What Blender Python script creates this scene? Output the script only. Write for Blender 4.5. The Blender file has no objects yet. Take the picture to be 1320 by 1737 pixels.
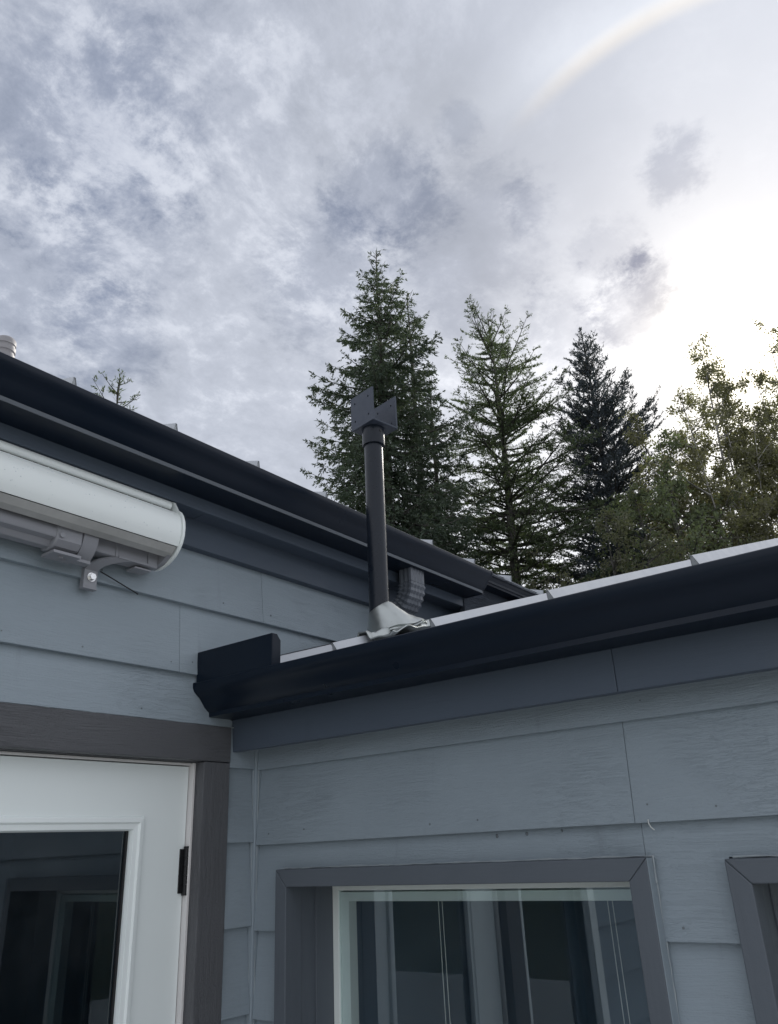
import bpy, bmesh, math, random
import numpy as np
from mathutils import Vector, Matrix

random.seed(7)
rng = np.random.default_rng(11)
scene = bpy.context.scene
COL = scene.collection
R = math.radians

# ------------------------------------------------------------------ camera
CAM = Vector((-1.618, -1.7227, 1.8))
yaw, pitch, roll = R(36.795), R(23.237), R(-2.738)
fw = Vector((math.cos(yaw) * math.cos(pitch), math.sin(yaw) * math.cos(pitch), math.sin(pitch)))
rt = Vector((math.sin(yaw), -math.cos(yaw), 0.0))
up = rt.cross(fw)
rt2 = rt * math.cos(roll) + up * math.sin(roll)
up2 = -rt * math.sin(roll) + up * math.cos(roll)
cam_d = bpy.data.cameras.new("camera")
cam = bpy.data.objects.new("camera", cam_d)
COL.objects.link(cam)
m = Matrix((rt2, up2, -fw)).transposed().to_4x4()
m.translation = CAM
cam.matrix_world = m
cam_d.sensor_fit = 'HORIZONTAL'
cam_d.sensor_width = 36.0
cam_d.lens = 36.0 * 1331.9 / 1320.0
cam_d.clip_start = 0.05
cam_d.clip_end = 3000.0
scene.camera = cam

# ------------------------------------------------------------------ exposure
scene.view_settings.view_transform = 'Standard'
scene.view_settings.look = 'None'
scene.view_settings.gamma = 1.0
scene.view_settings.use_curve_mapping = False
scene.view_settings.exposure = 0.90

# ------------------------------------------------------------------ sun
SUN_EL, SUN_AZ = R(30.7), R(7.6)            # azimuth counted from +X towards +Y
sun_dir = Vector((math.cos(SUN_EL) * math.cos(SUN_AZ), math.cos(SUN_EL) * math.sin(SUN_AZ), math.sin(SUN_EL)))
sl = bpy.data.lights.new("sun", 'SUN')
sl.energy = 2.0
sl.angle = R(3)
sl.color = (1.0, 0.95, 0.87)
sun = bpy.data.objects.new("sun", sl)
COL.objects.link(sun)
sun.rotation_euler = sun_dir.to_track_quat('Z', 'Y').to_euler()
sun.location = (0, 0, 30)


# ------------------------------------------------------------------ node helpers
class NT:
    def __init__(self, tree):
        self.t = tree
        self.n = tree.nodes
        self.l = tree.links

    def link(self, a, b):
        self.l.new(a, b)

    def put(self, sock, v):
        if isinstance(v, bpy.types.NodeSocket):
            self.l.new(v, sock)
        else:
            sock.default_value = v

    def math(self, op, a, b=None, c=None, clamp=False):
        n = self.n.new('ShaderNodeMath')
        n.operation = op
        n.use_clamp = clamp
        self.put(n.inputs[0], a)
        if b is not None:
            self.put(n.inputs[1], b)
        if c is not None:
            self.put(n.inputs[2], c)
        return n.outputs[0]

    def vmath(self, op, a, b=None, scale=None):
        n = self.n.new('ShaderNodeVectorMath')
        n.operation = op
        self.put(n.inputs[0], a)
        if b is not None:
            self.put(n.inputs[1], b)
        if scale is not None:
            self.put(n.inputs[3], scale)
        return n.outputs[1] if op in ('DOT_PRODUCT', 'LENGTH', 'DISTANCE') else n.outputs[0]

    def noise(self, vec, scale, detail=4.0, rough=0.55, dist=0.0, dims='3D'):
        n = self.n.new('ShaderNodeTexNoise')
        n.noise_dimensions = dims
        self.put(n.inputs['Vector'], vec)
        self.put(n.inputs['Scale'], scale)
        n.inputs['Detail'].default_value = detail
        n.inputs['Roughness'].default_value = rough
        n.inputs['Distortion'].default_value = dist
        return n.outputs[0]

    def smooth(self, v, lo, hi, a=0.0, b=1.0, kind='SMOOTHSTEP'):
        n = self.n.new('ShaderNodeMapRange')
        n.interpolation_type = kind
        self.put(n.inputs[0], v)
        n.inputs[1].default_value = lo
        n.inputs[2].default_value = hi
        n.inputs[3].default_value = a
        n.inputs[4].default_value = b
        return n.outputs[0]

    def mix(self, f, a, b, blend='MIX'):
        n = self.n.new('ShaderNodeMix')
        n.data_type = 'RGBA'
        n.blend_type = blend
        self.put(n.inputs[0], f)
        self.put(n.inputs[6], a)
        self.put(n.inputs[7], b)
        return n.outputs[2]

    def scale3(self, vec, s):
        n = self.n.new('ShaderNodeMapping')
        self.put(n.inputs['Vector'], vec)
        n.inputs['Scale'].default_value = s
        return n.outputs[0]


# ------------------------------------------------------------------ sky
world = bpy.data.worlds.new("World")
scene.world = world
world.use_nodes = True
W = NT(world.node_tree)
W.n.clear()


def build_sky():
    out = W.n.new('ShaderNodeOutputWorld')
    bg = W.n.new('ShaderNodeBackground')
    STR = 0.1
    bg.inputs['Strength'].default_value = STR
    tc = W.n.new('ShaderNodeTexCoord')
    sky = W.n.new('ShaderNodeTexSky')
    sky.sky_type = 'NISHITA'
    sky.sun_disc = False
    sky.sun_elevation = SUN_EL
    sky.sun_rotation = math.pi / 2 - SUN_AZ
    sky.air_density = 1.0
    sky.dust_density = 2.0
    d = W.vmath('NORMALIZE', tc.outputs['Generated'])
    sep = W.n.new('ShaderNodeSeparateXYZ')
    W.link(d, sep.inputs[0])
    # the cloud sheet: directions cut with a flat layer overhead
    zz = W.math('ADD', W.math('MAXIMUM', sep.outputs[2], 0.0), 0.22)
    comb = W.n.new('ShaderNodeCombineXYZ')
    W.put(comb.inputs[0], W.math('DIVIDE', sep.outputs[0], zz))
    W.put(comb.inputs[1], W.math('DIVIDE', sep.outputs[1], zz))
    comb.inputs[2].default_value = 3.7
    p = comb.outputs[0]
    ang = W.math('MULTIPLY', W.math('ARCCOSINE', W.math('MINIMUM', W.vmath('DOT_PRODUCT', d, tuple(sun_dir)), 0.99999)), 57.29578)

    # warped coordinates
    w1 = W.n.new('ShaderNodeTexNoise')
    W.put(w1.inputs['Vector'], p)
    w1.inputs['Scale'].default_value = 3.0
    w1.inputs['Detail'].default_value = 3
    wv = W.vmath('SUBTRACT', w1.outputs[1], (0.5, 0.5, 0.5))
    pw = W.vmath('ADD', p, W.vmath('SCALE', wv, scale=0.10))
    big = W.noise(pw, 2.1, 3.0, 0.5)
    mid = W.noise(pw, 7.6, 10.0, 0.62)
    fine = W.noise(pw, 21.0, 9.0, 0.70)

    # where the sky is a smooth veil (round the sun) and where it is broken cloud
    lift = W.math('MAXIMUM', W.math('MULTIPLY', W.math('SUBTRACT', 0.70, sep.outputs[2]), 110.0), -8.0)
    veil = W.smooth(W.math('ADD', W.math('ADD', ang, lift), W.math('MULTIPLY', W.math('SUBTRACT', big, 0.5), 22.0)), 15.0, 32.0, 1.0, 0.0)

    # base brightness of the veil by distance from the sun
    g1 = W.math('MULTIPLY', W.math('EXPONENT', W.math('DIVIDE', ang, -1.8)), 2.3)
    g2 = W.math('MULTIPLY', W.math('EXPONENT', W.math('DIVIDE', ang, -5.0)), 0.14)
    g3 = W.math('MULTIPLY', W.math('EXPONENT', W.math('DIVIDE', ang, -25.0)), 0.05)
    glow = W.math('ADD', W.math('ADD', g1, g2), g3)
    # broken cloud value: bright fringes and grey bellies
    v = W.math('ADD', W.math('MULTIPLY', W.math('SUBTRACT', mid, 0.5), 0.85), W.math('MULTIPLY', W.math('SUBTRACT', fine, 0.5), 0.50))
    v = W.math('ADD', v, W.math('MULTIPLY', W.math('SUBTRACT', big, 0.5), 0.42))
    # single cloud masses that can be told apart in the picture (direction, radius in degrees, depth)
    blobs = [((0.7, 0.9), 0, 0)]
    total = None
    for (bd, rad, depth) in CLOUD_MASSES:
        a = W.math('MULTIPLY', W.math('ARCCOSINE', W.math('MINIMUM', W.vmath('DOT_PRODUCT', d, bd), 0.99999)), 57.29578)
        a = W.math('ADD', a, W.math('MULTIPLY', W.math('SUBTRACT', mid, 0.5), rad * 2.6))
        a = W.math('ADD', a, W.math('MULTIPLY', W.math('SUBTRACT', fine, 0.5), rad * 1.6))
        k = W.smooth(a, rad * 0.35, rad * 1.15, depth, 0.0)
        total = k if total is None else W.math('ADD', total, k)
    dark = total
    # luminance of broken cloud
    lum_c = W.smooth(v, -0.34, 0.36, 0.0, 1.0, 'SMOOTHERSTEP')
    sharp = W.smooth(v, 0.02, 0.17, 0.0, 1.0)
    amp = W.math('SUBTRACT', 1.0, W.math('MULTIPLY', veil, 0.84))
    t = W.math('ADD', W.math('MULTIPLY', W.math('SUBTRACT', lum_c, 0.5), 0.66), W.math('MULTIPLY', sharp, 0.30))
    t = W.math('MULTIPLY', t, amp)
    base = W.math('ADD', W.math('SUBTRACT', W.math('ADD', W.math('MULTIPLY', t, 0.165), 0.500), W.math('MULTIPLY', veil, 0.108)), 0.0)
    # wide grey cloud deck in view; base elsewhere raised to light the walls
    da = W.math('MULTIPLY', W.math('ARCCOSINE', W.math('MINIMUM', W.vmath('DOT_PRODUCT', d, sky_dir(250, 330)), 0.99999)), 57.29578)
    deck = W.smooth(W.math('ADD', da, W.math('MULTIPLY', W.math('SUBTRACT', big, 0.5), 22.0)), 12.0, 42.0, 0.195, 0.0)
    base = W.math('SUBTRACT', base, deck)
    # tints: grey blue in the shade, near white in the light
    cr = W.n.new('ShaderNodeValToRGB')
    W.put(cr.inputs[0], base)
    e = cr.color_ramp.elements
    e[0].position = 0.12
    e[0].color = (0.89, 0.975, 1.14, 1)
    e[1].position = 1.0
    e[1].color = (1.0, 1.0, 0.985, 1)
    x = e.new(0.30)
    x.color = (0.905, 0.972, 1.13, 1)
    x = e.new(0.46)
    x.color = (0.95, 0.99, 1.085, 1)
    col = W.vmath('SCALE', cr.outputs[0], scale=base)
    col = W.vmath('SUBTRACT', col, W.vmath('SCALE', (1.03, 1.0, 0.90), scale=W.math('MULTIPLY', dark, 0.15)))
    col = W.vmath('ADD', col, W.vmath('SCALE', (1.12, 0.985, 0.70), scale=glow))
    # the 22 degree halo: a sharp tawny inner edge, white just outside
    hm = W.math('MULTIPLY', W.smooth(W.math('SUBTRACT', sep.outputs[2], 0.0), 0.735, 0.785, 0.0, 1.0), W.smooth(big, 0.25, 0.6, 0.6, 1.0))
    h_in = W.math('MULTIPLY', W.smooth(ang, 19.7, 20.6, 0.0, 1.0), W.smooth(ang, 20.6, 21.6, 1.0, 0.0))
    h_out = W.math('MULTIPLY', W.smooth(ang, 20.4, 21.3, 0.0, 1.0), W.smooth(ang, 21.3, 25.5, 1.0, 0.0))
    ring = W.vmath('ADD', W.vmath('SCALE', (0.115, 0.084, 0.030), scale=W.math('MULTIPLY', h_in, hm)),
                   W.vmath('SCALE', (0.080, 0.083, 0.083), scale=W.math('MULTIPLY', h_out, hm)))
    col = W.vmath('ADD', col, ring)
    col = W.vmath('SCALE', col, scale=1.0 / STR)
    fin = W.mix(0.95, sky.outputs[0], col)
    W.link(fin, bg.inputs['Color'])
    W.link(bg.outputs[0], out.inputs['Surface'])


CLOUD_MASSES = [
    ((0.7165, 0.1265, 0.6860), 2.6, 0.60),
    ((0.6990, 0.2020, 0.6860), 1.4, 0.20),
]


def sky_dir(px, py):
    v = rt2 * ((px - 660.0) / 1331.9) + up2 * ((868.5 - py) / 1331.9) + fw
    return tuple(v.normalized())


CLOUD_MASSES = [
    (sky_dir(1140, 282), 2.3, 0.80),
    (sky_dir(655, 335), 4.2, 0.42),
    (sky_dir(560, 470), 5.0, 0.35),
    (sky_dir(1070, 520), 3.4, 1.0),
    (sky_dir(1110, 480), 2.2, 0.7),
    (sky_dir(960, 560), 3.4, 0.45),
    (sky_dir(1030, 430), 2.6, 0.42),
    (sky_dir(780, 420), 6.0, 0.34),
    (sky_dir(900, 355), 1.8, 0.35),
    (sky_dir(780, 215), 1.6, 0.30),
    (sky_dir(160, 210), 7.0, 0.34),
    (sky_dir(60, 470), 6.0, 0.30),
    (sky_dir(200, 400), 5.0, 0.22),
    (sky_dir(180, 560), 4.0, 0.40),
    (sky_dir(330, 120), 7.5, 0.16),
    (sky_dir(80, 60), 9.0, 0.20),
]
build_sky()


# ------------------------------------------------------------------ materials
def new_mat(name):
    mt = bpy.data.materials.new(name)
    mt.use_nodes = True
    t = NT(mt.node_tree)
    t.n.clear()
    out = t.n.new('ShaderNodeOutputMaterial')
    b = t.n.new('ShaderNodeBsdfPrincipled')
    t.link(b.outputs[0], out.inputs[0])
    return mt, t, b, out


def add_bump(t, b, h, strength, dist=0.01):
    bp = t.n.new('ShaderNodeBump')
    bp.inputs['Strength'].default_value = strength
    bp.inputs['Distance'].default_value = dist
    t.put(bp.inputs['Height'], h)
    t.link(bp.outputs[0], b.inputs['Normal'])
    return bp


def painted_wood(name, col, rough=0.55, axis='x', grain=1.0, var=0.07, crack=1.0):
    mt, t, b, out = new_mat(name)
    tc = t.n.new('ShaderNodeTexCoord')
    oi = t.n.new('ShaderNodeObjectInfo')
    off = t.vmath('SCALE', (17.3, 9.1, 5.7), scale=oi.outputs['Random'])
    pos = t.vmath('ADD', tc.outputs['Object'], off)
    s = (0.8, 16.0, 16.0) if axis == 'x' else (16.0, 16.0, 0.8)
    pv = t.scale3(pos, s)
    warp = t.n.new('ShaderNodeTexNoise')
    t.put(warp.inputs['Vector'], t.scale3(pos, (3.0, 3.0, 3.0)))
    warp.inputs['Scale'].default_value = 2.0
    pv = t.vmath('ADD', pv, t.vmath('SCALE', warp.outputs[1], scale=0.30))
    g1 = t.noise(pv, 4.5, 6.0, 0.6)
    g2 = t.noise(pv, 24.0, 4.0, 0.6)
    # raised grain lines, only here and there along a board
    patch = t.noise(pos, 3.4, 2.0, 0.5)
    pm = t.smooth(patch, 0.44, 0.66, 0.10, 1.0)
    line = t.smooth(t.math('ABSOLUTE', t.math('SUBTRACT', t.math('FRACT', t.math('MULTIPLY', g1, 9.0)), 0.5)), 0.0, 0.16, 0.0, 1.0)
    h = t.math('ADD', t.math('MULTIPLY', g1, 0.5), t.math('MULTIPLY', g2, 0.35))
    h = t.math('ADD', h, t.math('MULTIPLY', t.math('MULTIPLY', line, pm), 0.26 * crack))
    fine = t.noise(pos, 190.0, 3.0, 0.6)
    h = t.math('ADD', h, t.math('MULTIPLY', fine, 0.25))
    add_bump(t, b, h, min(1.0, 0.5 * grain), 0.0075 * grain)
    blot = t.noise(pos, 5.0, 4.0, 0.6)
    k = t.math('ADD', 1.0 - var, t.math('MULTIPLY', oi.outputs['Random'], var * 2 * 0.5))
    k = t.math('ADD', k, t.math('MULTIPLY', t.math('SUBTRACT', blot, 0.5), 0.14))
    k = t.math('ADD', k, t.math('MULTIPLY', t.math('SUBTRACT', g2, 0.5), 0.12))
    streak = t.noise(t.scale3(pos, (26.0, 26.0, 1.6)), 1.0, 4.0, 0.6)
    k = t.math('SUBTRACT', k, t.smooth(streak, 0.60, 0.78, 0.0, 0.10))
    scuff = t.noise(pos, 38.0, 5.0, 0.75)
    k = t.math('ADD', k, t.smooth(scuff, 0.70, 0.80, 0.0, 0.16))
    c = t.vmath('SCALE', col, scale=k)
    t.link(c, b.inputs['Base Color'])
    t.put(b.inputs['Roughness'], t.smooth(blot, 0.3, 0.7, rough - 0.07, rough + 0.1))
    b.inputs['Specular IOR Level'].default_value = 0.4
    return mt


def coated(name, col, rough=0.35, metal=0.0, var=0.12, bump=0.15, scale=14.0, spec=0.5, specks=0.0):
    mt, t, b, out = new_mat(name)
    tc = t.n.new('ShaderNodeTexCoord')
    pos = tc.outputs['Object']
    n1 = t.noise(pos, scale, 5.0, 0.6)
    n2 = t.noise(pos, scale * 0.15, 3.0, 0.5)
    k = t.math('ADD', 1.0, t.math('MULTIPLY', t.math('SUBTRACT', n1, 0.5), var))
    k = t.math('ADD', k, t.math('MULTIPLY', t.math('SUBTRACT', n2, 0.5), var * 1.6))
    c = t.vmath('SCALE', col, scale=k)
    if specks:
        sp = t.noise(pos, 260.0, 2.0, 0.5)
        c = t.mix(t.smooth(sp, 0.70, 0.76, 0.0, specks), c, (col[0] * 0.3, col[1] * 0.3, col[2] * 0.28, 1))
    t.link(c, b.inputs['Base Color'])
    t.put(b.inputs['Roughness'], t.smooth(n1, 0.3, 0.7, rough - 0.05, rough + 0.09))
    b.inputs['Metallic'].default_value = metal
    b.inputs['Specular IOR Level'].default_value = spec
    if bump:
        add_bump(t, b, t.math('ADD', t.math('MULTIPLY', n2, 1.0), t.math('MULTIPLY', n1, 0.12)), bump, 0.006)
    return mt


def glass_mat(name, tint=(0.93, 0.965, 0.965), ior=2.35):
    mt = bpy.data.materials.new(name)
    mt.use_nodes = True
    t = NT(mt.node_tree)
    t.n.clear()
    out = t.n.new('ShaderNodeOutputMaterial')
    fr = t.n.new('ShaderNodeFresnel')
    fr.inputs[0].default_value = ior
    tr = t.n.new('ShaderNodeBsdfTransparent')
    tr.inputs[0].default_value = (*tint, 1)
    gl = t.n.new('ShaderNodeBsdfGlossy')
    gl.inputs['Roughness'].default_value = 0.004
    gl.inputs['Color'].default_value = (0.84, 0.93, 1.0, 1)
    tc = t.n.new('ShaderNodeTexCoord')
    bp = t.n.new('ShaderNodeBump')
    bp.inputs['Strength'].default_value = 0.05
    bp.inputs['Distance'].default_value = 0.002
    t.put(bp.inputs['Height'], t.noise(tc.outputs['Object'], 3.0, 1.0, 0.4))
    t.link(bp.outputs[0], gl.inputs['Normal'])
    mx = t.n.new('ShaderNodeMixShader')
    geo = t.n.new('ShaderNodeNewGeometry')
    t.link(t.math('MULTIPLY', fr.outputs[0], t.math('SUBTRACT', 1.0, geo.outputs['Backfacing'])), mx.inputs[0])
    t.link(tr.outputs[0], mx.inputs[1])
    t.link(gl.outputs[0], mx.inputs[2])
    # a thin film of dust
    df = t.n.new('ShaderNodeBsdfDiffuse')
    df.inputs[0].default_value = (0.5, 0.52, 0.54, 1)
    mx2 = t.n.new('ShaderNodeMixShader')
    t.put(mx2.inputs[0], t.smooth(t.noise(tc.outputs['Object'], 5.0, 6.0, 0.7), 0.4, 0.8, 0.004, 0.03))
    t.link(mx.outputs[0], mx2.inputs[1])
    t.link(df.outputs[0], mx2.inputs[2])
    t.link(mx2.outputs[0], out.inputs[0])
    return mt


def leaf_mat(name, c_dark, c_light, trans=0.35):
    mt = bpy.data.materials.new(name)
    mt.use_nodes = True
    t = NT(mt.node_tree)
    t.n.clear()
    out = t.n.new('ShaderNodeOutputMaterial')
    geo = t.n.new('ShaderNodeNewGeometry')
    tc = t.n.new('ShaderNodeTexCoord')
    r1 = geo.outputs['Random Per Island']
    n = t.noise(tc.outputs['Object'], 1.1, 3.0, 0.6)
    f = t.math('ADD', t.math('MULTIPLY', r1, 0.55), t.math('MULTIPLY', t.smooth(n, 0.35, 0.65), 0.45))
    c = t.mix(f, (*c_dark, 1), (*c_light, 1))
    df = t.n.new('ShaderNodeBsdfPrincipled')
    df.inputs['Roughness'].default_value = 0.6
    df.inputs['Specular IOR Level'].default_value = 0.3
    t.link(c, df.inputs['Base Color'])
    tl = t.n.new('ShaderNodeBsdfTranslucent')
    t.link(t.mix(0.5, c, t.vmath('MULTIPLY', c, (1.5, 1.7, 0.5))), tl.inputs[0])
    mx = t.n.new('ShaderNodeMixShader')
    mx.inputs[0].default_value = trans
    t.link(df.outputs[0], mx.inputs[1])
    t.link(tl.outputs[0], mx.inputs[2])
    t.link(mx.outputs[0], out.inputs[0])
    return mt


def bark_mat(name, c1, c2, sc=9.0):
    mt, t, b, out = new_mat(name)
    tc = t.n.new('ShaderNodeTexCoord')
    n = t.noise(t.scale3(tc.outputs['Object'], (1, 1, 0.3)), sc, 6.0, 0.65)
    t.link(t.mix(t.smooth(n, 0.35, 0.65), (*c1, 1), (*c2, 1)), b.inputs['Base Color'])
    b.inputs['Roughness'].default_value = 0.9
    add_bump(t, b, n, 0.8, 0.03)
    return mt


SIDING = (0.288, 0.340, 0.382)
MAT = {
    'siding': painted_wood('grey_siding_paint', SIDING, 0.50, 'x', 1.0),
    'siding_v': painted_wood('grey_corner_paint', SIDING, 0.50, 'z', 0.5),
    'trim': painted_wood('charcoal_trim_paint', (0.105, 0.108, 0.117), 0.50, 'x', 1.3, 0.05, 1.2),
    'trim_v': painted_wood('charcoal_upright_paint', (0.105, 0.108, 0.117), 0.50, 'z', 1.3, 0.05, 1.2),
    'wtrim': painted_wood('slate_trim_paint', (0.104, 0.120, 0.141), 0.50, 'x', 0.5, 0.04, 0.4),
    'wtrim_v': painted_wood('slate_upright_paint', (0.104, 0.120, 0.141), 0.50, 'z', 0.5, 0.04, 0.4),
    'fascia': painted_wood('fascia_paint', (0.072, 0.093, 0.125), 0.52, 'x', 0.45, 0.04, 0.4),
    'rough_fascia': painted_wood('rough_sawn_paint', (0.070, 0.085, 0.110), 0.7, 'x', 2.2, 0.04),
    'gutter': coated('dark_gutter_enamel', (0.0045, 0.0098, 0.0205), 0.32, 0.0, 0.10, 0.03, 4.0, 0.28),
    'roof': coated('pale_roof_steel', (0.45, 0.47, 0.50), 0.40, 0.25, 0.10, 0.10, 30.0, 0.5, 0.7),
    'flash': coated('dark_flashing_metal', (0.045, 0.05, 0.06), 0.5, 0.1, 0.2, 0.1),
    'white': coated('white_door_paint', (0.86, 0.91, 0.90), 0.38, 0.0, 0.03, 0.08, 7.0, 0.4),
    'jamb': coated('cream_jamb_paint', (0.72, 0.70, 0.69), 0.45, 0.0, 0.05, 0.05),
    'vinyl': coated('white_vinyl', (0.80, 0.85, 0.82), 0.42, 0.0, 0.05, 0.03),
    'gasket': coated('black_rubber', (0.012, 0.012, 0.014), 0.5, 0.0, 0.1, 0.0),
    'hinge': coated('black_hinge_steel', (0.018, 0.018, 0.02), 0.42, 0.4, 0.2, 0.1),
    'awn_white': coated('white_awning_enamel', (0.80, 0.84, 0.83), 0.33, 0.0, 0.05, 0.05, 6.0, 0.5),
    'awn_strip': coated('dusty_awning_rail', (0.40, 0.40, 0.39), 0.55, 0.0, 0.35, 0.1, 40.0),
    'awn_grey': coated('grey_awning_casting', (0.27, 0.275, 0.30), 0.45, 0.0, 0.08, 0.08, 20.0),
    'bolt': coated('bright_bolt_steel', (0.75, 0.75, 0.75), 0.22, 0.9, 0.1, 0.05),
    'post': coated('black_post_coating', (0.009, 0.013, 0.021), 0.30, 0.0, 0.15, 0.05, 40.0, 0.32),
    'plate': coated('charcoal_plate_coating', (0.048, 0.058, 0.080), 0.45, 0.0, 0.08, 0.05, 60.0, 0.25),
    'boot': coated('soft_grey_flashing', (0.40, 0.425, 0.42), 0.34, 0.85, 0.24, 0.55, 34.0, 0.5, 0.5),
    'spout': coated('grey_downspout_enamel', (0.115, 0.128, 0.15), 0.33, 0.0, 0.15, 0.05, 20.0),
    'caulk': coated('paint_filled_caulk', (0.33, 0.37, 0.39), 0.5, 0.0, 0.2, 0.3, 60.0),
    'nail': coated('painted_nail', (0.15, 0.17, 0.185), 0.6, 0.0, 0.2, 0.0),
    'cable': coated('black_cable', (0.015, 0.015, 0.017), 0.5, 0.0, 0.1, 0.0),
    'cord': coated('pale_blind_cord', (0.62, 0.64, 0.62), 0.7, 0.0, 0.05, 0.0),
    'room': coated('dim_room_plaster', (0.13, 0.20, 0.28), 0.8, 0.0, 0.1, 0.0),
    'vent': coated('weathered_vent_plastic', (0.26, 0.25, 0.26), 0.55, 0.0, 0.3, 0.1, 50.0),
    'drop': coated('water_drop', (0.75, 0.80, 0.82), 0.05, 0.0, 0.0, 0.0),
    'glass': glass_mat('window_glass'),
    'door_glass': glass_mat('door_glass', (0.62, 0.70, 0.72), 2.1),
    'spruce': leaf_mat('spruce_needles', (0.058, 0.082, 0.070), (0.130, 0.160, 0.115), 0.22),
    'larch': leaf_mat('larch_needles', (0.082, 0.112, 0.072), (0.145, 0.180, 0.105), 0.30),
    'blue': leaf_mat('blue_spruce_needles', (0.052, 0.064, 0.088), (0.105, 0.122, 0.155), 0.18),
    'birch': leaf_mat('birch_leaves', (0.140, 0.135, 0.098), (0.220, 0.210, 0.145), 0.55),
    'olive': leaf_mat('olive_leaves', (0.105, 0.108, 0.078), (0.160, 0.160, 0.115), 0.45),
    'maple': leaf_mat('maple_leaves', (0.115, 0.138, 0.098), (0.185, 0.210, 0.135), 0.50),
    'bark': bark_mat('dark_bark', (0.040, 0.037, 0.036), (0.10, 0.092, 0.085)),
    'birch_bark': bark_mat('pale_bark', (0.16, 0.15, 0.14), (0.42, 0.40, 0.38), 6.0),
}


def ground_mats():
    mt, t, b, out = new_mat('lawn_grass')
    tc = t.n.new('ShaderNodeTexCoord')
    n = t.noise(tc.outputs['Object'], 0.6, 8.0, 0.7)
    t.link(t.mix(n, (0.035, 0.055, 0.02, 1), (0.09, 0.11, 0.045, 1)), b.inputs['Base Color'])
    b.inputs['Roughness'].default_value = 0.9
    MAT['lawn'] = mt
    mt, t, b, out = new_mat('patio_concrete')
    tc = t.n.new('ShaderNodeTexCoord')
    n = t.noise(tc.outputs['Object'], 2.5, 8.0, 0.7)
    t.link(t.mix(n, (0.54, 0.54, 0.53, 1), (0.66, 0.65, 0.63, 1)), b.inputs['Base Color'])
    b.inputs['Roughness'].default_value = 0.85
    add_bump(t, b, n, 0.3, 0.01)
    MAT['unseen_patio'] = mt


ground_mats()


# ------------------------------------------------------------------ mesh helpers
class MB:
    """collects polygons for one mesh object"""

    def __init__(self):
        self.v = []
        self.f = []

    def add(self, verts, faces):
        o = len(self.v)
        self.v += [tuple(map(float, p)) for p in verts]
        self.f += [tuple(i + o for i in q) for q in faces]
        return self

    def box(self, a, b):
        (x0, y0, z0), (x1, y1, z1) = a, b
        x0, x1 = min(x0, x1), max(x0, x1)
        y0, y1 = min(y0, y1), max(y0, y1)
        z0, z1 = min(z0, z1), max(z0, z1)
        return self.add([(x0, y0, z0), (x1, y0, z0), (x1, y1, z0), (x0, y1, z0), (x0, y0, z1), (x1, y0, z1), (x1, y1, z1), (x0, y1, z1)],
                        [(0, 3, 2, 1), (4, 5, 6, 7), (0, 1, 5, 4), (1, 2, 6, 5), (2, 3, 7, 6), (3, 0, 4, 7)])

    def prism_x(self, prof, x0, x1):
        """closed outline in (y, z) drawn out along x"""
        n = len(prof)
        v = [(x0, p[0], p[1]) for p in prof] + [(x1, p[0], p[1]) for p in prof]
        f = [(i, (i + 1) % n, n + (i + 1) % n, n + i) for i in range(n)]
        f += [tuple(range(n - 1, -1, -1)), tuple(range(n, 2 * n))]
        return self.add(v, f)

    def strip_x(self, outer, inner, x0, x1, caps=True):
        """open sheet: outer and inner polylines in (y, z) of equal length, drawn out along x"""
        n = len(outer)
        v = []
        for x in (x0, x1):
            v += [(x, *p) for p in outer] + [(x, *p) for p in inner]
        f = []
        for i in range(n - 1):
            f.append((i, i + 1, 2 * n + i + 1, 2 * n + i))
            f.append((n + i + 1, n + i, 3 * n + i, 3 * n + i + 1))
            if caps:
                f.append((i, n + i, n + i + 1, i + 1))
                f.append((2 * n + i, 2 * n + i + 1, 3 * n + i + 1, 3 * n + i))
        f.append((0, 2 * n, 3 * n, n))
        f.append((n - 1, 2 * n - 1, 4 * n - 1, 3 * n - 1))
        return self.add(v, f)

    def tube(self, pts, rad, n=10, cap=True):
        pts = [Vector(p) for p in pts]
        rads = rad if isinstance(rad, (list, tuple)) else [rad] * len(pts)
        rings = []
        side = None
        for i, p in enumerate(pts):
            d = (pts[min(i + 1, len(pts) - 1)] - pts[max(i - 1, 0)]).normalized()
            if side is None:
                side = d.cross(Vector((0, 0, 1)))
                if side.length < 1e-3:
                    side = Vector((1, 0, 0))
            side = (side - d * side.dot(d)).normalized()
            u2 = d.cross(side)
            rings.append([p + (side * math.cos(2 * math.pi * k / n) + u2 * math.sin(2 * math.pi * k / n)) * rads[i] for k in range(n)])
        self.loft(rings, cap)
        return self

    def loft(self, rings, cap=True):
        n = len(rings[0])
        v = [q for r in rings for q in r]
        f = []
        for i in range(len(rings) - 1):
            for k in range(n):
                f.append((i * n + k, i * n + (k + 1) % n, (i + 1) * n + (k + 1) % n, (i + 1) * n + k))
        if cap:
            f.append(tuple(range(n - 1, -1, -1)))
            f.append(tuple(range((len(rings) - 1) * n, len(rings) * n)))
        return self.add(v, f)

    def disc(self, c, axis, r, h, n=10):
        c = Vector(c)
        a = Vector(axis).normalized()
        return self.tube([c, c + a * h], r, n)

    def mesh(self, name, mat, smooth=None):
        me = bpy.data.meshes.new(name)
        me.from_pydata(self.v, [], self.f)
        bm = bmesh.new()
        bm.from_mesh(me)
        bmesh.ops.recalc_face_normals(bm, faces=bm.faces)
        bm.to_mesh(me)
        bm.free()
        me.materials.append(mat)
        if smooth is not None:
            me.shade_smooth()
            me.set_sharp_from_angle(angle=R(smooth))
        return me


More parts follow.
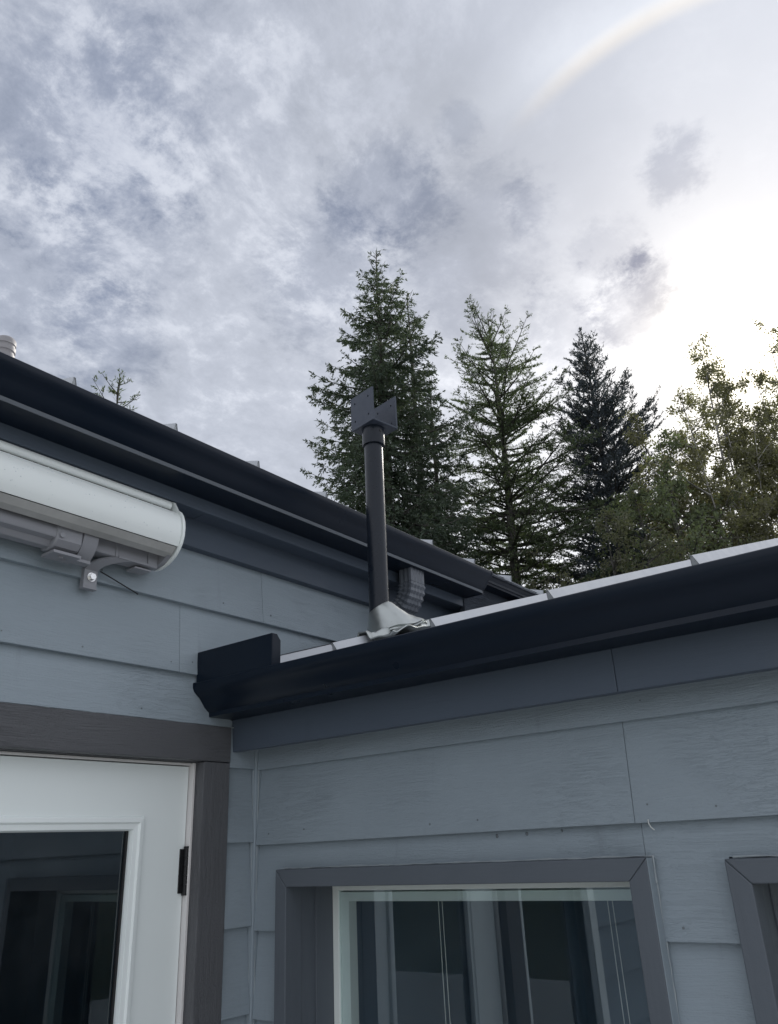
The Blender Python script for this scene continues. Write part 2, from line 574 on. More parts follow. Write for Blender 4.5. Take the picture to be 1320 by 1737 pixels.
def link(name, me, parent=None, loc=None, rot=None, bevel=0.0):
    o = bpy.data.objects.new(name, me)
    COL.objects.link(o)
    if parent:
        o.parent = parent
    if loc is not None:
        o.location = loc
    if rot is not None:
        o.rotation_euler = rot
    if bevel:
        b = o.modifiers.new('bevel', 'BEVEL')
        b.width = bevel
        b.segments = 2
        b.limit_method = 'ANGLE'
        b.angle_limit = R(40)
    return o


def part(name, mb, mat, parent, smooth=None, bevel=0.0, loc=None, rot=None, label=None, kind=None):
    o = link(name, mb.mesh(name, MAT[mat], smooth), parent, loc, rot, bevel)
    if label:
        o['label'] = label
    if kind:
        o['kind'] = kind
    return o


def thing(name, label, cat, loc=(0, 0, 0), rotz=0.0, group=None):
    o = bpy.data.objects.new(name, None)
    o.empty_display_size = 0.2
    COL.objects.link(o)
    o.location = loc
    o.rotation_euler = (0, 0, rotz)
    o['label'] = label
    o['category'] = cat
    if group:
        o['group'] = group
    return o


def structure(name, mb, mat, label, cat):
    o = link(name, mb.mesh(name, MAT[mat]))
    o['kind'] = 'structure'
    o['label'] = label
    return o


# ------------------------------------------------------------------ ground
g = MB().add([(-600, -600, 0), (900, -600, 0), (900, 900, 0), (-600, 900, 0)], [(0, 1, 2, 3)])
structure('ground', g, 'lawn', 'green lawn around the house', 'ground')
g = MB().box((-9.0, -9.0, 0.004), (-0.02, -0.02, 0.10))  # unseen slab, made pale so that it bounces light up the walls
structure('unseen_patio', g, 'unseen_patio', 'unseen concrete slab, kept pale to bounce light onto the house walls', 'unseen_patio')

# ------------------------------------------------------------------ the two walls
# Both wings are built in a wall frame: x runs along the wall from the inside corner's side, -y is outwards, z is up.
house = thing('main_house', 'taller grey lap sided house part carrying the white door and the awning', 'house')
wing = thing('house_wing', 'lower grey lap sided wing with slate framed windows beside the white door', 'house wing', (0, 0, 0), R(-90))
BUTT = 0.019


def board_outline(z0, z1, thick0=BUTT, thick1=0.004):
    return z0, z1


def siding_board(root, x0, x1, zb, zt, cuts=()):
    """one lap board, butt edge proud by BUTT at zb, slimmer at zt; cuts: (xa, xb, z) where its lower edge is notched up to z"""
    spans = []
    cur = x0
    for (xa, xb, zc) in sorted(cuts):
        if xa > cur:
            spans.append((cur, xa, zb))
        spans.append((max(xa, x0), min(xb, x1), zc))
        cur = xb
    if cur < x1:
        spans.append((cur, x1, zb))
    H = zt - zb
    mid = (x0 + x1) / 2
    mb = MB()

    def yf(z):
        return -(BUTT - (BUTT - 0.001) * (z - zb) / (H + 0.02))
    for k, (a, b, z0) in enumerate(spans):
        yb = 0.012
        top = zt + 0.012
        prof = [(yf(z0), z0), (yf(top), top), (yb, top), (yb, z0)]
        mb.prism_x([(p[0], p[1] - zb) for p in prof], a - mid, b - mid)
    o = part('siding_board', mb, 'siding', root, loc=(mid, -0.0, zb), bevel=0.0012 if len(spans) == 1 else 0)
    # a hair of twist so that the boards do not sit like a drawn grid
    o.rotation_euler = (0, R(random.uniform(-0.05, 0.05)), 0)
    return o


# sheathing behind the boards, with the openings left free
def wall_core(root, x0, x1, z1, openings):
    mb = MB()
    xs = sorted({x0, x1, *[o[0] for o in openings], *[o[1] for o in openings]})
    for a, b in zip(xs[:-1], xs[1:]):
        op = [o for o in openings if o[0] <= a + 1e-6 and o[1] >= b - 1e-6]
        if not op:
            mb.box((a, 0.012, 0.1), (b, 0.11, z1))
        else:
            o = op[0]
            if o[2] > 0.11:
                mb.box((a, 0.012, 0.1), (b, 0.11, o[2]))
            mb.box((a, 0.012, o[3]), (b, 0.11, z1))
    return part('wall', mb, 'siding', root)


DOOR = (-1.030, -0.196, 0.10, 2.040)       # rough opening in the main house
AWIN = (-1.745, -1.145, 0.22, 2.010)
wall_core(house, -3.6, 2.6, 2.70, [(DOOR[0], DOOR[1], DOOR[2], DOOR[3]), AWIN])
W1 = (0.150, 1.0875, 0.72, 1.7395)           # openings in the wing, x = distance from the inside corner
W2 = (1.2775, 2.214, 0.72, 1.733)
wall_core(wing, 0.012, 3.6, 2.20, [W1, W2])

# boards of the main house
CX0, CX1 = -1.125, -0.116                  # outer edges of the door casing
rows_low = [0.83, 1.03, 1.235, 1.437, 1.633, 1.834, 2.023]
for i, zb in enumerate(rows_low):
    zt = rows_low[i + 1] if i + 1 < len(rows_low) else 2.258
    siding_board(house, CX1 + 0.001, -0.023, zb, zt - 0.0)
    siding_board(house, -3.6, AWIN[0] - 0.067, zb, zt if zb < 2.0 else 2.128)
siding_board(house, AWIN[0] - 0.066, CX0 - 0.001, 2.068, 2.128)
# over the door
siding_board(house, -3.6, -1.5006, 2.129, 2.258)
siding_board(house, -1.500, CX1 - 0.0005, 2.129, 2.258)
siding_board(house, -3.6, -2.2, 2.258, 2.447)
siding_board(house, -2.1993, -0.3028, 2.258, 2.447)
siding_board(house, -0.302, 2.6, 2.258, 2.447)
siding_board(house, -3.6, -1.9, 2.447, 2.62)
siding_board(house, -1.8993, -0.0028, 2.447, 2.62)
siding_board(house, -0.002, 2.6, 2.447, 2.62)
# boards of the wing
RB = [0.83, 1.03, 1.228, 1.425, 1.622, 1.826, 2.020]
WO1, WO2 = (0.128, 1.112), (1.253, 2.24)   # outer edges of the window casings
for i, zb in enumerate(RB):
    if zb < 1.6:
        zt = RB[i + 1]
        siding_board(wing, 0.023, WO1[0] - 0.001, zb, zt)
        siding_board(wing, WO1[1] + 0.001, WO2[0] - 0.001, zb, zt)
        siding_board(wing, WO2[1] + 0.001, 3.6, zb, zt)
siding_board(wing, 0.023, 1.0962, 1.622, 1.826, [(WO1[0] - 0.001, 1.0962, 1.766)])
siding_board(wing, 1.097, 3.6, 1.622, 1.826, [(1.097, WO1[1] + 0.001, 1.766), (WO2[0] - 0.001, WO2[1] + 0.001, 1.760)])
siding_board(wing, 0.023, 1.0897, 1.826, 2.020)
siding_board(wing, 1.0905, 3.6, 1.826, 2.020)
siding_board(wing, 0.023, 3.6, 2.020, 2.19)

# inside corner bead
mb = MB().box((-0.022, -0.0225, 0.8), (-0.0015, 0.011, 2.10))
part('corner_trim', mb, 'siding_v', house, bevel=0.002)
mb = MB().box((0.0, -0.0226, 0.8), (0.0215, 0.011, 2.10))
part('corner_trim', mb, 'siding_v', wing, bevel=0.002)


def caulk(root, pts, r=0.0018):
    out = []
    for (a, b) in zip(pts[:-1], pts[1:]):
        a, b = Vector(a), Vector(b)
        n = max(2, int((b - a).length / 0.02))
        for k in range(n + (b == Vector(pts[-1]))):
            out.append(a.lerp(b, k / n))
    rad = [r * 0.7 * random.uniform(0.45, 1.5) for _ in out]
    mb = MB().tube([p + Vector((random.uniform(-.0007, .0007), 0, random.uniform(-.0007, .0007))) for p in out], rad, 6)
    return part('caulk_bead', mb, 'caulk', root, smooth=60)


caulk(house, [(-0.0012, -0.0228, 0.9), (-0.0012, -0.0228, 2.09)], 0.0022)
caulk(wing, [(0.0225, -0.013, 0.9), (0.0225, -0.013, 2.055)], 0.0018)
caulk(house, [(-0.0225, -0.012, 0.9), (-0.0225, -0.012, 2.02)], 0.0012)

# ------------------------------------------------------------------ door
cz = -0.022
mb = MB().box((CX0, cz, 2.036), (CX1, 0.008, 2.128))
part('door_casing', mb, 'trim', house, bevel=0.0025)
mb = MB().box((-0.205, cz + 0.002, 0.1), (CX1, 0.008, 2.0345))
part('door_casing', mb, 'trim_v', house, bevel=0.0025)
mb = MB().box((CX0, cz + 0.002, 0.1), (-1.022, 0.008, 2.0345))
part('door_casing', mb, 'trim_v', house, bevel=0.0025)
# dark reveal behind the casing, then the cream jamb
mb = MB()
mb.box((-0.204, 0.008, 0.1), (-0.194, 0.05, 2.036))
mb.box((-1.030, 0.008, 0.1), (-1.022, 0.05, 2.036))
mb.box((-1.022, 0.008, 2.0345), (-0.204, 0.05, 2.040))
part('door_reveal', mb, 'trim_v', house)
mb = MB()
mb.box((-0.2125, 0.014, 0.1), (-0.2045, 0.09, 2.0335))
mb.box((-1.0215, 0.014, 0.1), (-1.0135, 0.09, 2.0335))
mb.box((-1.013, 0.022, 2.0275), (-0.213, 0.09, 2.0335))
part('door_jamb', mb, 'jamb', house, bevel=0.0015)
caulk(house, [(CX0, cz + 0.006, 2.1295), (CX1 + 0.02, cz + 0.006, 2.1295)], 0.0025)

DX0, DX1, DZ1 = -1.009, -0.2155, 2.0245      # door slab
GX0, GX1, GZ1, GZ0 = -0.835, -0.362, 1.886, 0.35  # lite opening
yd = 0.030
mb = MB()
mb.box((DX0, yd, GZ1), (DX1, yd + 0.044, DZ1))
mb.box((DX0, yd, 0.12), (DX1, yd + 0.044, GZ0))
mb.box((DX0, yd, GZ0), (GX0, yd + 0.044, GZ1))
mb.box((GX1, yd, GZ0), (DX1, yd + 0.044, GZ1))
# weld the flush faces into one slab
dm = mb.mesh('door', MAT['white'])
bm = bmesh.new()
bm.from_mesh(dm)
bmesh.ops.remove_doubles(bm, verts=bm.verts, dist=1e-5)
bm.to_mesh(dm)
bm.free()
door = link('door', dm, house)
door['label'] = 'white door with a tall dark glass pane'
# raised glazing bead round the pane, mitred, with a step
bead = MB()
prof = [(0.0, 0.0), (0.004, -0.009), (0.014, -0.0105), (0.018, -0.006), (0.030, -0.005), (0.033, 0.004), (0.033, 0.02), (0.0, 0.02)]
corners = [(GX0 - 0.016, GZ0 - 0.016, 1, 1), (GX1 + 0.016, GZ0 - 0.016, -1, 1), (GX1 + 0.016, GZ1 + 0.016, -1, -1), (GX0 - 0.016, GZ1 + 0.016, 1, -1)]
n = len(prof)
vv, ff = [], []
for (cx, czz, sx, sz) in corners:
    vv += [(cx + sx * p[0], yd - 0.0005 + p[1], czz + sz * p[0]) for p in prof]
for i in range(4):
    j = (i + 1) % 4
    for k in range(n):
        ff.append((i * n + k, i * n + (k + 1) % n, j * n + (k + 1) % n, j * n + k))
bead.add(vv, ff)
part('glazing_bead', bead, 'white', door, bevel=0.0008)
gk = MB()
for (a, b) in [((GX0 + 0.0165, GZ0 + 0.017), (GX0 + 0.0215, GZ1 - 0.017)), ((GX1 - 0.0225, GZ0 + 0.017), (GX1 - 0.0165, GZ1 - 0.017))]:
    part('rubber_gasket', MB().box((a[0], yd + 0.010, a[1]), (b[0], yd + 0.0155, b[1])), 'gasket', door)
mb = MB().box((GX0 - 0.001, yd + 0.016, GZ0 + 0.001), (GX1 + 0.001, yd + 0.020, GZ1 - 0.001))
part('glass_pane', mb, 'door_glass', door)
for hz in (1.722, 0.35):
    hg = MB()
    hx = -0.2135
    for k in range(5):
        hg.tube([(hx, yd - 0.007, hz + k * 0.0206), (hx, yd - 0.007, hz + k * 0.0206 + 0.0198)], 0.0068, 10)
    hg.disc((hx, yd - 0.007, hz + 0.103), (0, 0, 1), 0.0075, 0.005)
    hg.disc((hx, yd - 0.007, hz - 0.005), (0, 0, 1), 0.0075, 0.005)
    hg.box((hx - 0.017, yd - 0.004, hz), (hx - 0.002, yd - 0.0006, hz + 0.102))
    for k in range(3):
        hg.disc((hx - 0.0105, yd - 0.004, hz + 0.018 + k * 0.033), (0, -1, 0), 0.0035, 0.0015)
    part('hinge', hg, 'hinge', door, smooth=40)

# dark room behind the door and window of the main house
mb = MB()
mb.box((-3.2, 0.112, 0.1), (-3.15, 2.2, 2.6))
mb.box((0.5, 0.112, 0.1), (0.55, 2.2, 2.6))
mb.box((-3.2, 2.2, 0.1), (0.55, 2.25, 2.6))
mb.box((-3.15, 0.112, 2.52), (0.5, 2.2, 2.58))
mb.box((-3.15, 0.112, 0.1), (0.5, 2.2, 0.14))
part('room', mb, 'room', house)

# ------------------------------------------------------------------ windows of the wing


def casing_frame(win, o0, o1, i0, i1, ztop, zin, zbot, front):
    """four mitred casing boards round an opening"""
    back = 0.0115
    def mitred(name, quad, mat):
        mbx = MB()
        v = [(p[0], -front, p[1]) for p in quad] + [(p[0], back, p[1]) for p in quad]
        k = 4
        f = [(0, 1, 2, 3), (7, 6, 5, 4)] + [(a, a + 4, (a + 1) % k + 4, (a + 1) % k) for a in range(4)]
        mbx.add(v, f)
        return part(name, mbx, mat, win, bevel=0.0022)
    e = 0.0006
    zb_in = zbot + (ztop - zin)
    mitred('casing_board', [(o0, ztop), (o1, ztop), (i1, zin + e), (i0, zin + e)], 'wtrim')
    mitred('casing_board', [(o0, ztop - e), (i0, zin), (i0, zb_in), (o0, zbot + e)], 'wtrim_v')
    mitred('casing_board', [(o1, ztop - e), (o1, zbot + e), (i1, zb_in), (i1, zin)], 'wtrim_v')
    mitred('casing_board', [(o0, zbot), (i0, zb_in - e), (i1, zb_in - e), (o1, zbot)], 'wtrim')


def wing_window(name, label, o0, o1, i0, i1, ztop, zin, zbot, op, cords):
    win = bpy.data.objects.new(name, None)
    COL.objects.link(win)
    win.parent = wing
    win['label'] = label
    casing_frame(win, o0, o1, i0, i1, ztop, zin, zbot, 0.047)
    # deep painted reveal
    x0, x1, z0, z1 = i0 - 0.002, i1 + 0.002, zbot + 0.044, zin + 0.002
    rv = MB()
    rv.box((x0 - 0.012, 0.0118, z0), (x0, 0.145, z1))
    rv.box((x1, 0.0118, z0), (x1 + 0.012, 0.145, z1))
    rv.box((x0 - 0.012, 0.0118, z1), (x1 + 0.012, 0.145, z1 + 0.012))
    rv.box((x0 - 0.012, 0.0118, z0 - 0.012), (x1 + 0.012, 0.145, z0))
    part('reveal', rv, 'wtrim_v', win)
    part('stop_strip', MB().box((x0 + 0.0003, 0.062, z0), (x0 + 0.004, 0.145, z1 - 0.0003)), 'wtrim_v', win, bevel=0.0008)
    part('stop_strip', MB().box((x1 - 0.004, 0.062, z0), (x1 - 0.0003, 0.145, z1 - 0.0003)), 'wtrim_v', win, bevel=0.0008)
    part('casing_edge', MB().box((o1 + 0.0002, -0.0455, zbot), (o1 + 0.0016, 0.0113, ztop - 0.001)), 'siding_v', win)
    # white vinyl frame with two steps
    fr = MB()
    for k, (ins, y0, y1, wd) in enumerate([(0.0045, 0.126, 0.17, 0.020), (0.0245, 0.136, 0.168, 0.028)]):
        a, b, c, d = x0 + ins, x1 - ins, z0 + ins, z1 - ins
        fr.box((a, y0, c), (a + wd, y1, d))
        fr.box((b - wd, y0, c), (b, y1, d))
        fr.box((a + wd, y0, d - wd * 0.78), (b - wd, y1, d))
        fr.box((a + wd, y0, c), (b - wd, y1, c + wd))
    part('sash_frame', fr, 'vinyl', win, bevel=0.0012)
    gp = MB().box((x0 + 0.0245, 0.1302, z0 + 0.018), (x1 - 0.0245, 0.1332, z1 - 0.0160))
    part('glass_pane', gp, 'glass', win)
    for cx in cords:
        cb = MB()
        for dx in (0.0, 0.011):
            cb.tube([(cx + dx, 0.185, z1), (cx + dx * 1.2, 0.186, (z0 + z1) / 2), (cx + dx, 0.185, z0)], 0.0010, 5)
        part('blind_cord', cb, 'cord', win)
    rl = MB().box((x0, 0.172, z1 - 0.030), (x1, 0.20, z1 + 0.005))
    part('blind_headrail', rl, 'vinyl', win, bevel=0.002)
    return win


wing_window('window', 'wide window in a mitred slate frame, nearest the corner', 0.128, 1.112, 0.166, 1.0715, 1.765, 1.7235, 0.70, W1, (0.47, 0.92))
wing_window('window', 'window cut off by the right edge of the photo', 1.254, 2.24, 1.2935, 2.198, 1.758, 1.717, 0.70, W2, ())
caulk(wing, [(0.128, -0.018, 1.7665), (1.115, -0.018, 1.7665), (1.115, -0.02, 1.72)], 0.0028)
caulk(wing, [(1.1135, -0.016, 1.72), (1.1135, -0.016, 0.9)], 0.0022)
caulk(wing, [(1.262, -0.018, 1.7605), (1.9, -0.018, 1.7605)], 0.0026)
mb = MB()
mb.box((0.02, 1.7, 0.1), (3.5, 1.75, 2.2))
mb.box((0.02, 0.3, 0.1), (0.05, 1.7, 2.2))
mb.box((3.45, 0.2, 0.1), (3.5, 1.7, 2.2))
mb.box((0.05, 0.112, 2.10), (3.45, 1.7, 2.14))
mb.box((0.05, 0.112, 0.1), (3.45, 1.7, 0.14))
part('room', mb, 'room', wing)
# tall glass sidelight left of the door (its pale frame shows in the wing's glass)
awin = bpy.data.objects.new('window', None)
COL.objects.link(awin)
awin.parent = house
fr = MB()
a, b, c, d = AWIN
fr.box((a - 0.065, -0.02, c - 0.07), (a, 0.06, d + 0.055))
fr.box((b, -0.02, c - 0.07), (CX0 - 0.0015, 0.06, d + 0.055))
fr.box((a, -0.02, d), (b, 0.06, d + 0.055))
fr.box((a, -0.02, c - 0.07), (b, 0.06, c))
part('window_frame', fr, 'white', awin, bevel=0.002)
part('glass_pane', MB().box((a, 0.05, c), (b, 0.054, d)), 'door_glass', awin)

# ------------------------------------------------------------------ eaves


def gutter_profile(z0, h=0.088):
    """K-style section, (distance out from the fascia, height): fascia side first"""
    return [(0.0, h), (0.0, 0.0), (0.0885, 0.0), (0.0882, 0.0115), (0.0945, 0.0160), (0.104, 0.026), (0.112, 0.038), (0.119, 0.048),
            (0.128, 0.055), (0.136, 0.063), (0.1395, 0.072), (0.1395, h - 0.002), (0.1375, h), (0.128, h), (0.128, h - 0.008)]


def offset_in(pr, t=0.0022):
    """same polyline moved to its left by t"""
    out = []
    for i, p in enumerate(pr):
        a = pr[max(i - 1, 0)]
        b = pr[min(i + 1, len(pr) - 1)]
        dx, dz = b[0] - a[0], b[1] - a[1]
        l = math.hypot(dx, dz)
        out.append((p[0] - dz / l * t, p[1] + dx / l * t))
    return out


def make_gutter(root, x0, x1, fd, z0, h, left_cap, right_cap):
    pr = gutter_profile(z0, h)
    inn = offset_in(pr)
    tr = lambda q: [(-fd - p[0], z0 + p[1]) for p in q]
    g_ = MB().strip_x(tr(pr), tr(inn), x0, x1)
    gt = part('gutter', g_, 'gutter', root, smooth=28)
    solid = tr(pr[1:13]) + [(-fd, z0 + h)]
    big = [(p[0], p[1]) for p in solid]
    cy = sum(p[0] for p in big) / len(big)
    cz_ = sum(p[1] for p in big) / len(big)
    big = [(cy + (p[0] - cy) * 1.035, cz_ + (p[1] - cz_) * 1.03) for p in big]
    if left_cap:
        part('end_cap', MB().prism_x(big, x0 - 0.003, x0 + 0.004), 'gutter', gt, smooth=30)
    if right_cap:
        part('end_cap', MB().prism_x(big, x1 - 0.006, x1 + 0.003), 'gutter', gt, smooth=30)
    return gt


SL = math.atan(0.319)


def roof_field(root, x0, x1, ribs, ye, z_pan, length, gap=0.0):
    """metal panels with trapezoid ribs; the rib list gives x positions at the eave. Sloping up towards +y from y = ye"""
    roof = MB()
    # deck under the panels
    c, s = math.cos(SL), math.sin(SL)
    def P(x, u, h):
        return (x, ye + u * c - h * s, z_pan + u * s + h * c)
    v = [P(x0, .03, -.03), P(x1, .03, -.03), P(x1, length, -.03), P(x0, length, -.03), P(x0, .03, -.006), P(x1, .03, -.006), P(x1, length, -.006), P(x0, length, -.006)]
    roof.add(v, [(0, 3, 2, 1), (4, 5, 6, 7), (0, 1, 5, 4), (1, 2, 6, 5), (2, 3, 7, 6), (3, 0, 4, 7)])
    ro = part('roof', roof, 'flash', root)
    edges = sorted(ribs)
    for i, xr in enumerate(edges):
        xa = xr - 0.022
        xb = edges[i + 1] - 0.0225 if i + 1 < len(edges) else x1
        top = [(xa, 0.0), (xa + 0.0185, 0.0), (xr - 0.003, 0.0245), (xr + 0.002, 0.0245), (xr + 0.013, 0.0), (xb, 0.0)]
        # small stiffening beads in the pan
        rings = []
        pts = top
        t = 0.0012
        v, f = [], []
        us = (0.0, length)
        for u in us:
            v += [P(p[0], u, p[1] + t) for p in pts] + [P(p[0], u, p[1]) for p in pts]
        n = len(pts)
        for k in range(n - 1):
            f.append((k, k + 1, 2 * n + k + 1, 2 * n + k))
            f.append((n + k + 1, n + k, 3 * n + k, 3 * n + k + 1))
            f.append((k, n + k, n + k + 1, k + 1))
            f.append((2 * n + k, 2 * n + k + 1, 3 * n + k + 1, 3 * n + k))
        f.append((0, 2 * n, 3 * n, n))
        f.append((n - 1, 2 * n - 1, 4 * n - 1, 3 * n - 1))
        mbp = MB().add(v, f)
        # closure at the eave end of the rib
        e = [P(xr - 0.003, 0.002, 0.0005), P(xr + 0.012, 0.002, 0.0005), P(xr + 0.0015, 0.002, 0.024), P(xr - 0.0025, 0.002, 0.024)]
        e2 = [P(xr - 0.003, 0.004, 0.0005), P(xr + 0.012, 0.004, 0.0005), P(xr + 0.0015, 0.004, 0.024), P(xr - 0.0025, 0.004, 0.024)]
        mbp.add(e + e2, [(3, 2, 1, 0), (4, 5, 6, 7), (0, 1, 5, 4), (1, 2, 6, 5), (2, 3, 7, 6), (3, 0, 4, 7)])
        part('roof_panel', mbp, 'roof', ro)
    return ro


# --- wing eave: fascia, soffit, gutter, roof
FD = 0.105
for (a, b) in ((0.001, 1.1304), (1.1310, 3.6)):
    part('fascia_board', MB().box((a, -FD, 2.064), (b, -FD + 0.02, 2.236)), 'fascia', wing, bevel=0.002)
part('soffit_board', MB().box((0.001, -FD + 0.0205, 2.076), (3.6, 0.010, 2.088)), 'fascia', wing)
make_gutter(wing, 0.010, 3.6, FD + 0.0005, 2.150, 0.0865, True, False)
wing_ribs = [0.150, 0.450, 0.747, 1.043, 1.340, 1.637, 1.934, 2.231, 2.528, 2.825, 3.122]
wing_roof = roof_field(wing, 0.006, 3.6, wing_ribs, -0.170, 2.2525, 2.4)
# pan strip between the wall and the first rib
c_, s_ = math.cos(SL), math.sin(SL)


def wroof(x, y, h=0.0):
    return (x, y, 2.2525 + (y + 0.170) * 0.319 + h)


mb = MB()
q = [wroof(0.005, -0.170), wroof(0.1275, -0.170), wroof(0.1275, 2.1), wroof(0.005, 2.1)]
mb.add(q + [(p[0], p[1], p[2] - 0.0012) for p in q], [(0, 1, 2, 3), (7, 6, 5, 4), (0, 4, 5, 1), (1, 5, 6, 2), (2, 6, 7, 3), (3, 7, 4, 0)])
part('roof_panel', mb, 'roof', wing_roof)
# dark flashing where the wing's roof meets the tall wall
mb = MB()
y0, y1 = -0.13, 2.3
q = [wroof(0.0165, y0, 0.002), wroof(0.0165, y1, 0.002), wroof(0.0165, y1, 0.032), wroof(0.0165, y0, 0.032)]
mb.add(q + [(p[0] + 0.003, p[1], p[2]) for p in q], [(0, 1, 2, 3), (7, 6, 5, 4), (0, 4, 5, 1), (1, 5, 6, 2), (2, 6, 7, 3), (3, 7, 4, 0)])
part('wall_flashing', mb, 'flash', wing)
# upright splash guard standing on the gutter's lip against the wall
mb = MB()
prof = [(0.018, 2.231), (0.303, 2.231), (0.303, 2.318), (0.010, 2.318), (0.010, 2.231)]
v = []
mb.box((0.016, -0.2425, 2.228), (0.304, -0.2405, 2.319))
rt_ = [(0.302, -0.2405, 2.2365), (0.302, -0.2405, 2.319), (0.3045, -0.2405, 2.319), (0.3045, -0.2405, 2.2365)]
bk = [(0.302, -0.212, 2.2365), (0.302, -0.212, 2.304), (0.3045, -0.212, 2.304), (0.3045, -0.212, 2.2365)]
mid_ = [(0.302, -0.225, 2.2365), (0.302, -0.225, 2.319), (0.3045, -0.225, 2.319), (0.3045, -0.225, 2.2365)]
for A_, B_ in ((rt_, mid_), (mid_, bk)):
    mb.add(A_ + B_, [(0, 1, 5, 4), (1, 2, 6, 5), (2, 3, 7, 6), (3, 0, 4, 7), (0, 3, 2, 1), (4, 5, 6, 7)])
part('splash_guard', mb, 'gutter', wing)

# --- main eave
AG0 = 2.727
GX_END = 1.03
for (a, b) in ((-3.6, -1.452), (-1.45, 0.448), (0.45, GX_END - 0.012)):
    part('fascia_board', MB().box((a, -FD, 2.690), (b, -FD + 0.02, 2.815)), 'fascia', house, bevel=0.002)
part('fascia_board', MB().box((GX_END - 0.011, -FD - 0.004, 2.670), (2.6, -FD + 0.018, 2.83)), 'rough_fascia', house, label='rough sawn fascia board past the end of the gutter')
for (a, b) in ((-3.6, -0.302), (-0.30, 0.62), (0.622, 2.6)):
    part('soffit_board', MB().box((a, -FD + 0.0205, 2.694), (b, -0.032, 2.706)), 'fascia', house, bevel=0.001)
for (a, b) in ((-3.6, -0.502), (-0.50, 2.6)):
    part('frieze_board', MB().box((a, -0.0315, 2.612), (b, 0.010, 2.7065)), 'fascia', house, bevel=0.002)
agut = make_gutter(house, -3.6, GX_END, FD + 0.0005, AG0, 0.083, False, True)
part('gutter_highlight', MB().box((-3.6, -FD - 0.0912, AG0 + 0.0006), (GX_END - 0.008, -FD - 0.0892, AG0 + 0.0112)), 'wtrim', agut, label='painted highlight along the lower edge of the dark gutter')  # highlight on the gutter's lower edge, put in as a paler strip
# lower gutter carried on behind the end cap
pr = [(0.0, 0.05), (0.0, 0.0), (0.05, 0.0), (0.0515, 0.009), (0.058, 0.014), (0.066, 0.026), (0.070, 0.036), (0.070, 0.052), (0.062, 0.053)]
inn = offset_in(pr)
trp = lambda q: [(-FD - 0.0045 - p[0], 2.797 + p[1]) for p in q]
part('gutter', MB().strip_x(trp(pr), trp(inn), GX_END + 0.006, 2.6), 'gutter', house, smooth=28)
house_ribs = [round(-0.217 + 0.2935 * k, 4) for k in range(-11, 10)]
house_roof = roof_field(house, -3.6, 2.9, house_ribs, -0.205, 2.8260, 3.2)


def hroof(y):
    return 2.826 + (y + 0.205) * 0.319


# vent pipe with ribbed cap
vx, vy, vt = -0.668, 0.5, 3.375
rings = []
for (z, r_) in [(hroof(vy) - 0.02, 0.05), (hroof(vy) + 0.05, 0.036), (vt - 0.10, 0.030), (vt - 0.085, 0.030), (vt - 0.083, 0.034), (vt - 0.068, 0.034), (vt - 0.066, 0.030),
                (vt - 0.058, 0.030), (vt - 0.056, 0.034), (vt - 0.042, 0.034), (vt - 0.040, 0.030), (vt - 0.033, 0.030), (vt - 0.031, 0.033), (vt - 0.014, 0.032), (vt - 0.006, 0.026), (vt, 0.014)]:
    rings.append([(vx + r_ * math.cos(2 * math.pi * k / 20), vy + r_ * math.sin(2 * math.pi * k / 20), z) for k in range(20)])
part('vent_pipe', MB().loft(rings), 'vent', house_roof, smooth=35)

# downspout with crimped elbow under the main gutter
sp = MB()
DXC = 0.600
hx, hy = 0.040, 0.027


def rrect(cx, cy, cz_, tang, sx, sy, flute):
    """fluted rectangular section in the plane normal to a path lying in the y-z plane"""
    ny, nz = -tang[1], tang[0]
    pts = []
    K = 9
    def wob(i):
        return flute * (0.0022 if i % 2 else -0.0005)
    for i in range(K):
        pts.append((-sx + 2 * sx * i / K, -sy - wob(i)))
    for i in range(6):
        pts.append((sx + wob(i), -sy + 2 * sy * i / 6))
    for i in range(K):
        pts.append((sx - 2 * sx * i / K, sy + wob(i)))
    for i in range(6):
        pts.append((-sx - wob(i), sy - 2 * sy * i / 6))
    return [(cx + p[0], cy + ny * p[1], cz_ + nz * p[1]) for p in pts]


rings = []
path = []
y, z = -0.152, 2.735
for k in range(5):
    path.append((y, z - 0.014 * k, (0.0, -1.0), 1.0))
cz0 = z - 0.058
Rb = 0.098
N = 15
for k in range(N + 1):
    a = R(78) * k / N
    yy = y + Rb - Rb * math.cos(a)
    zz = cz0 - Rb * math.sin(a)
    bump = 1.10 if k % 2 else 0.965
    path.append((yy, zz, (math.sin(a), -math.cos(a)), bump))
ly, lz, lt, _ = path[-1]
path.append((ly + 0.03, lz - 0.007, lt, 1.0))
for (yy, zz, tg, bmp) in path:
    rings.append(rrect(DXC, yy, zz, tg, hx * bmp, hy * bmp, 1.0))
part('downspout', sp.loft(rings), 'spout', house, bevel=0.0)
# painted downspout running back along the wall under the elbow
mb = MB().box((DXC - 0.036, -0.060, 2.40), (DXC + 0.036, -0.016, 2.617))
part('downspout', mb, 'spout', house, bevel=0.004)

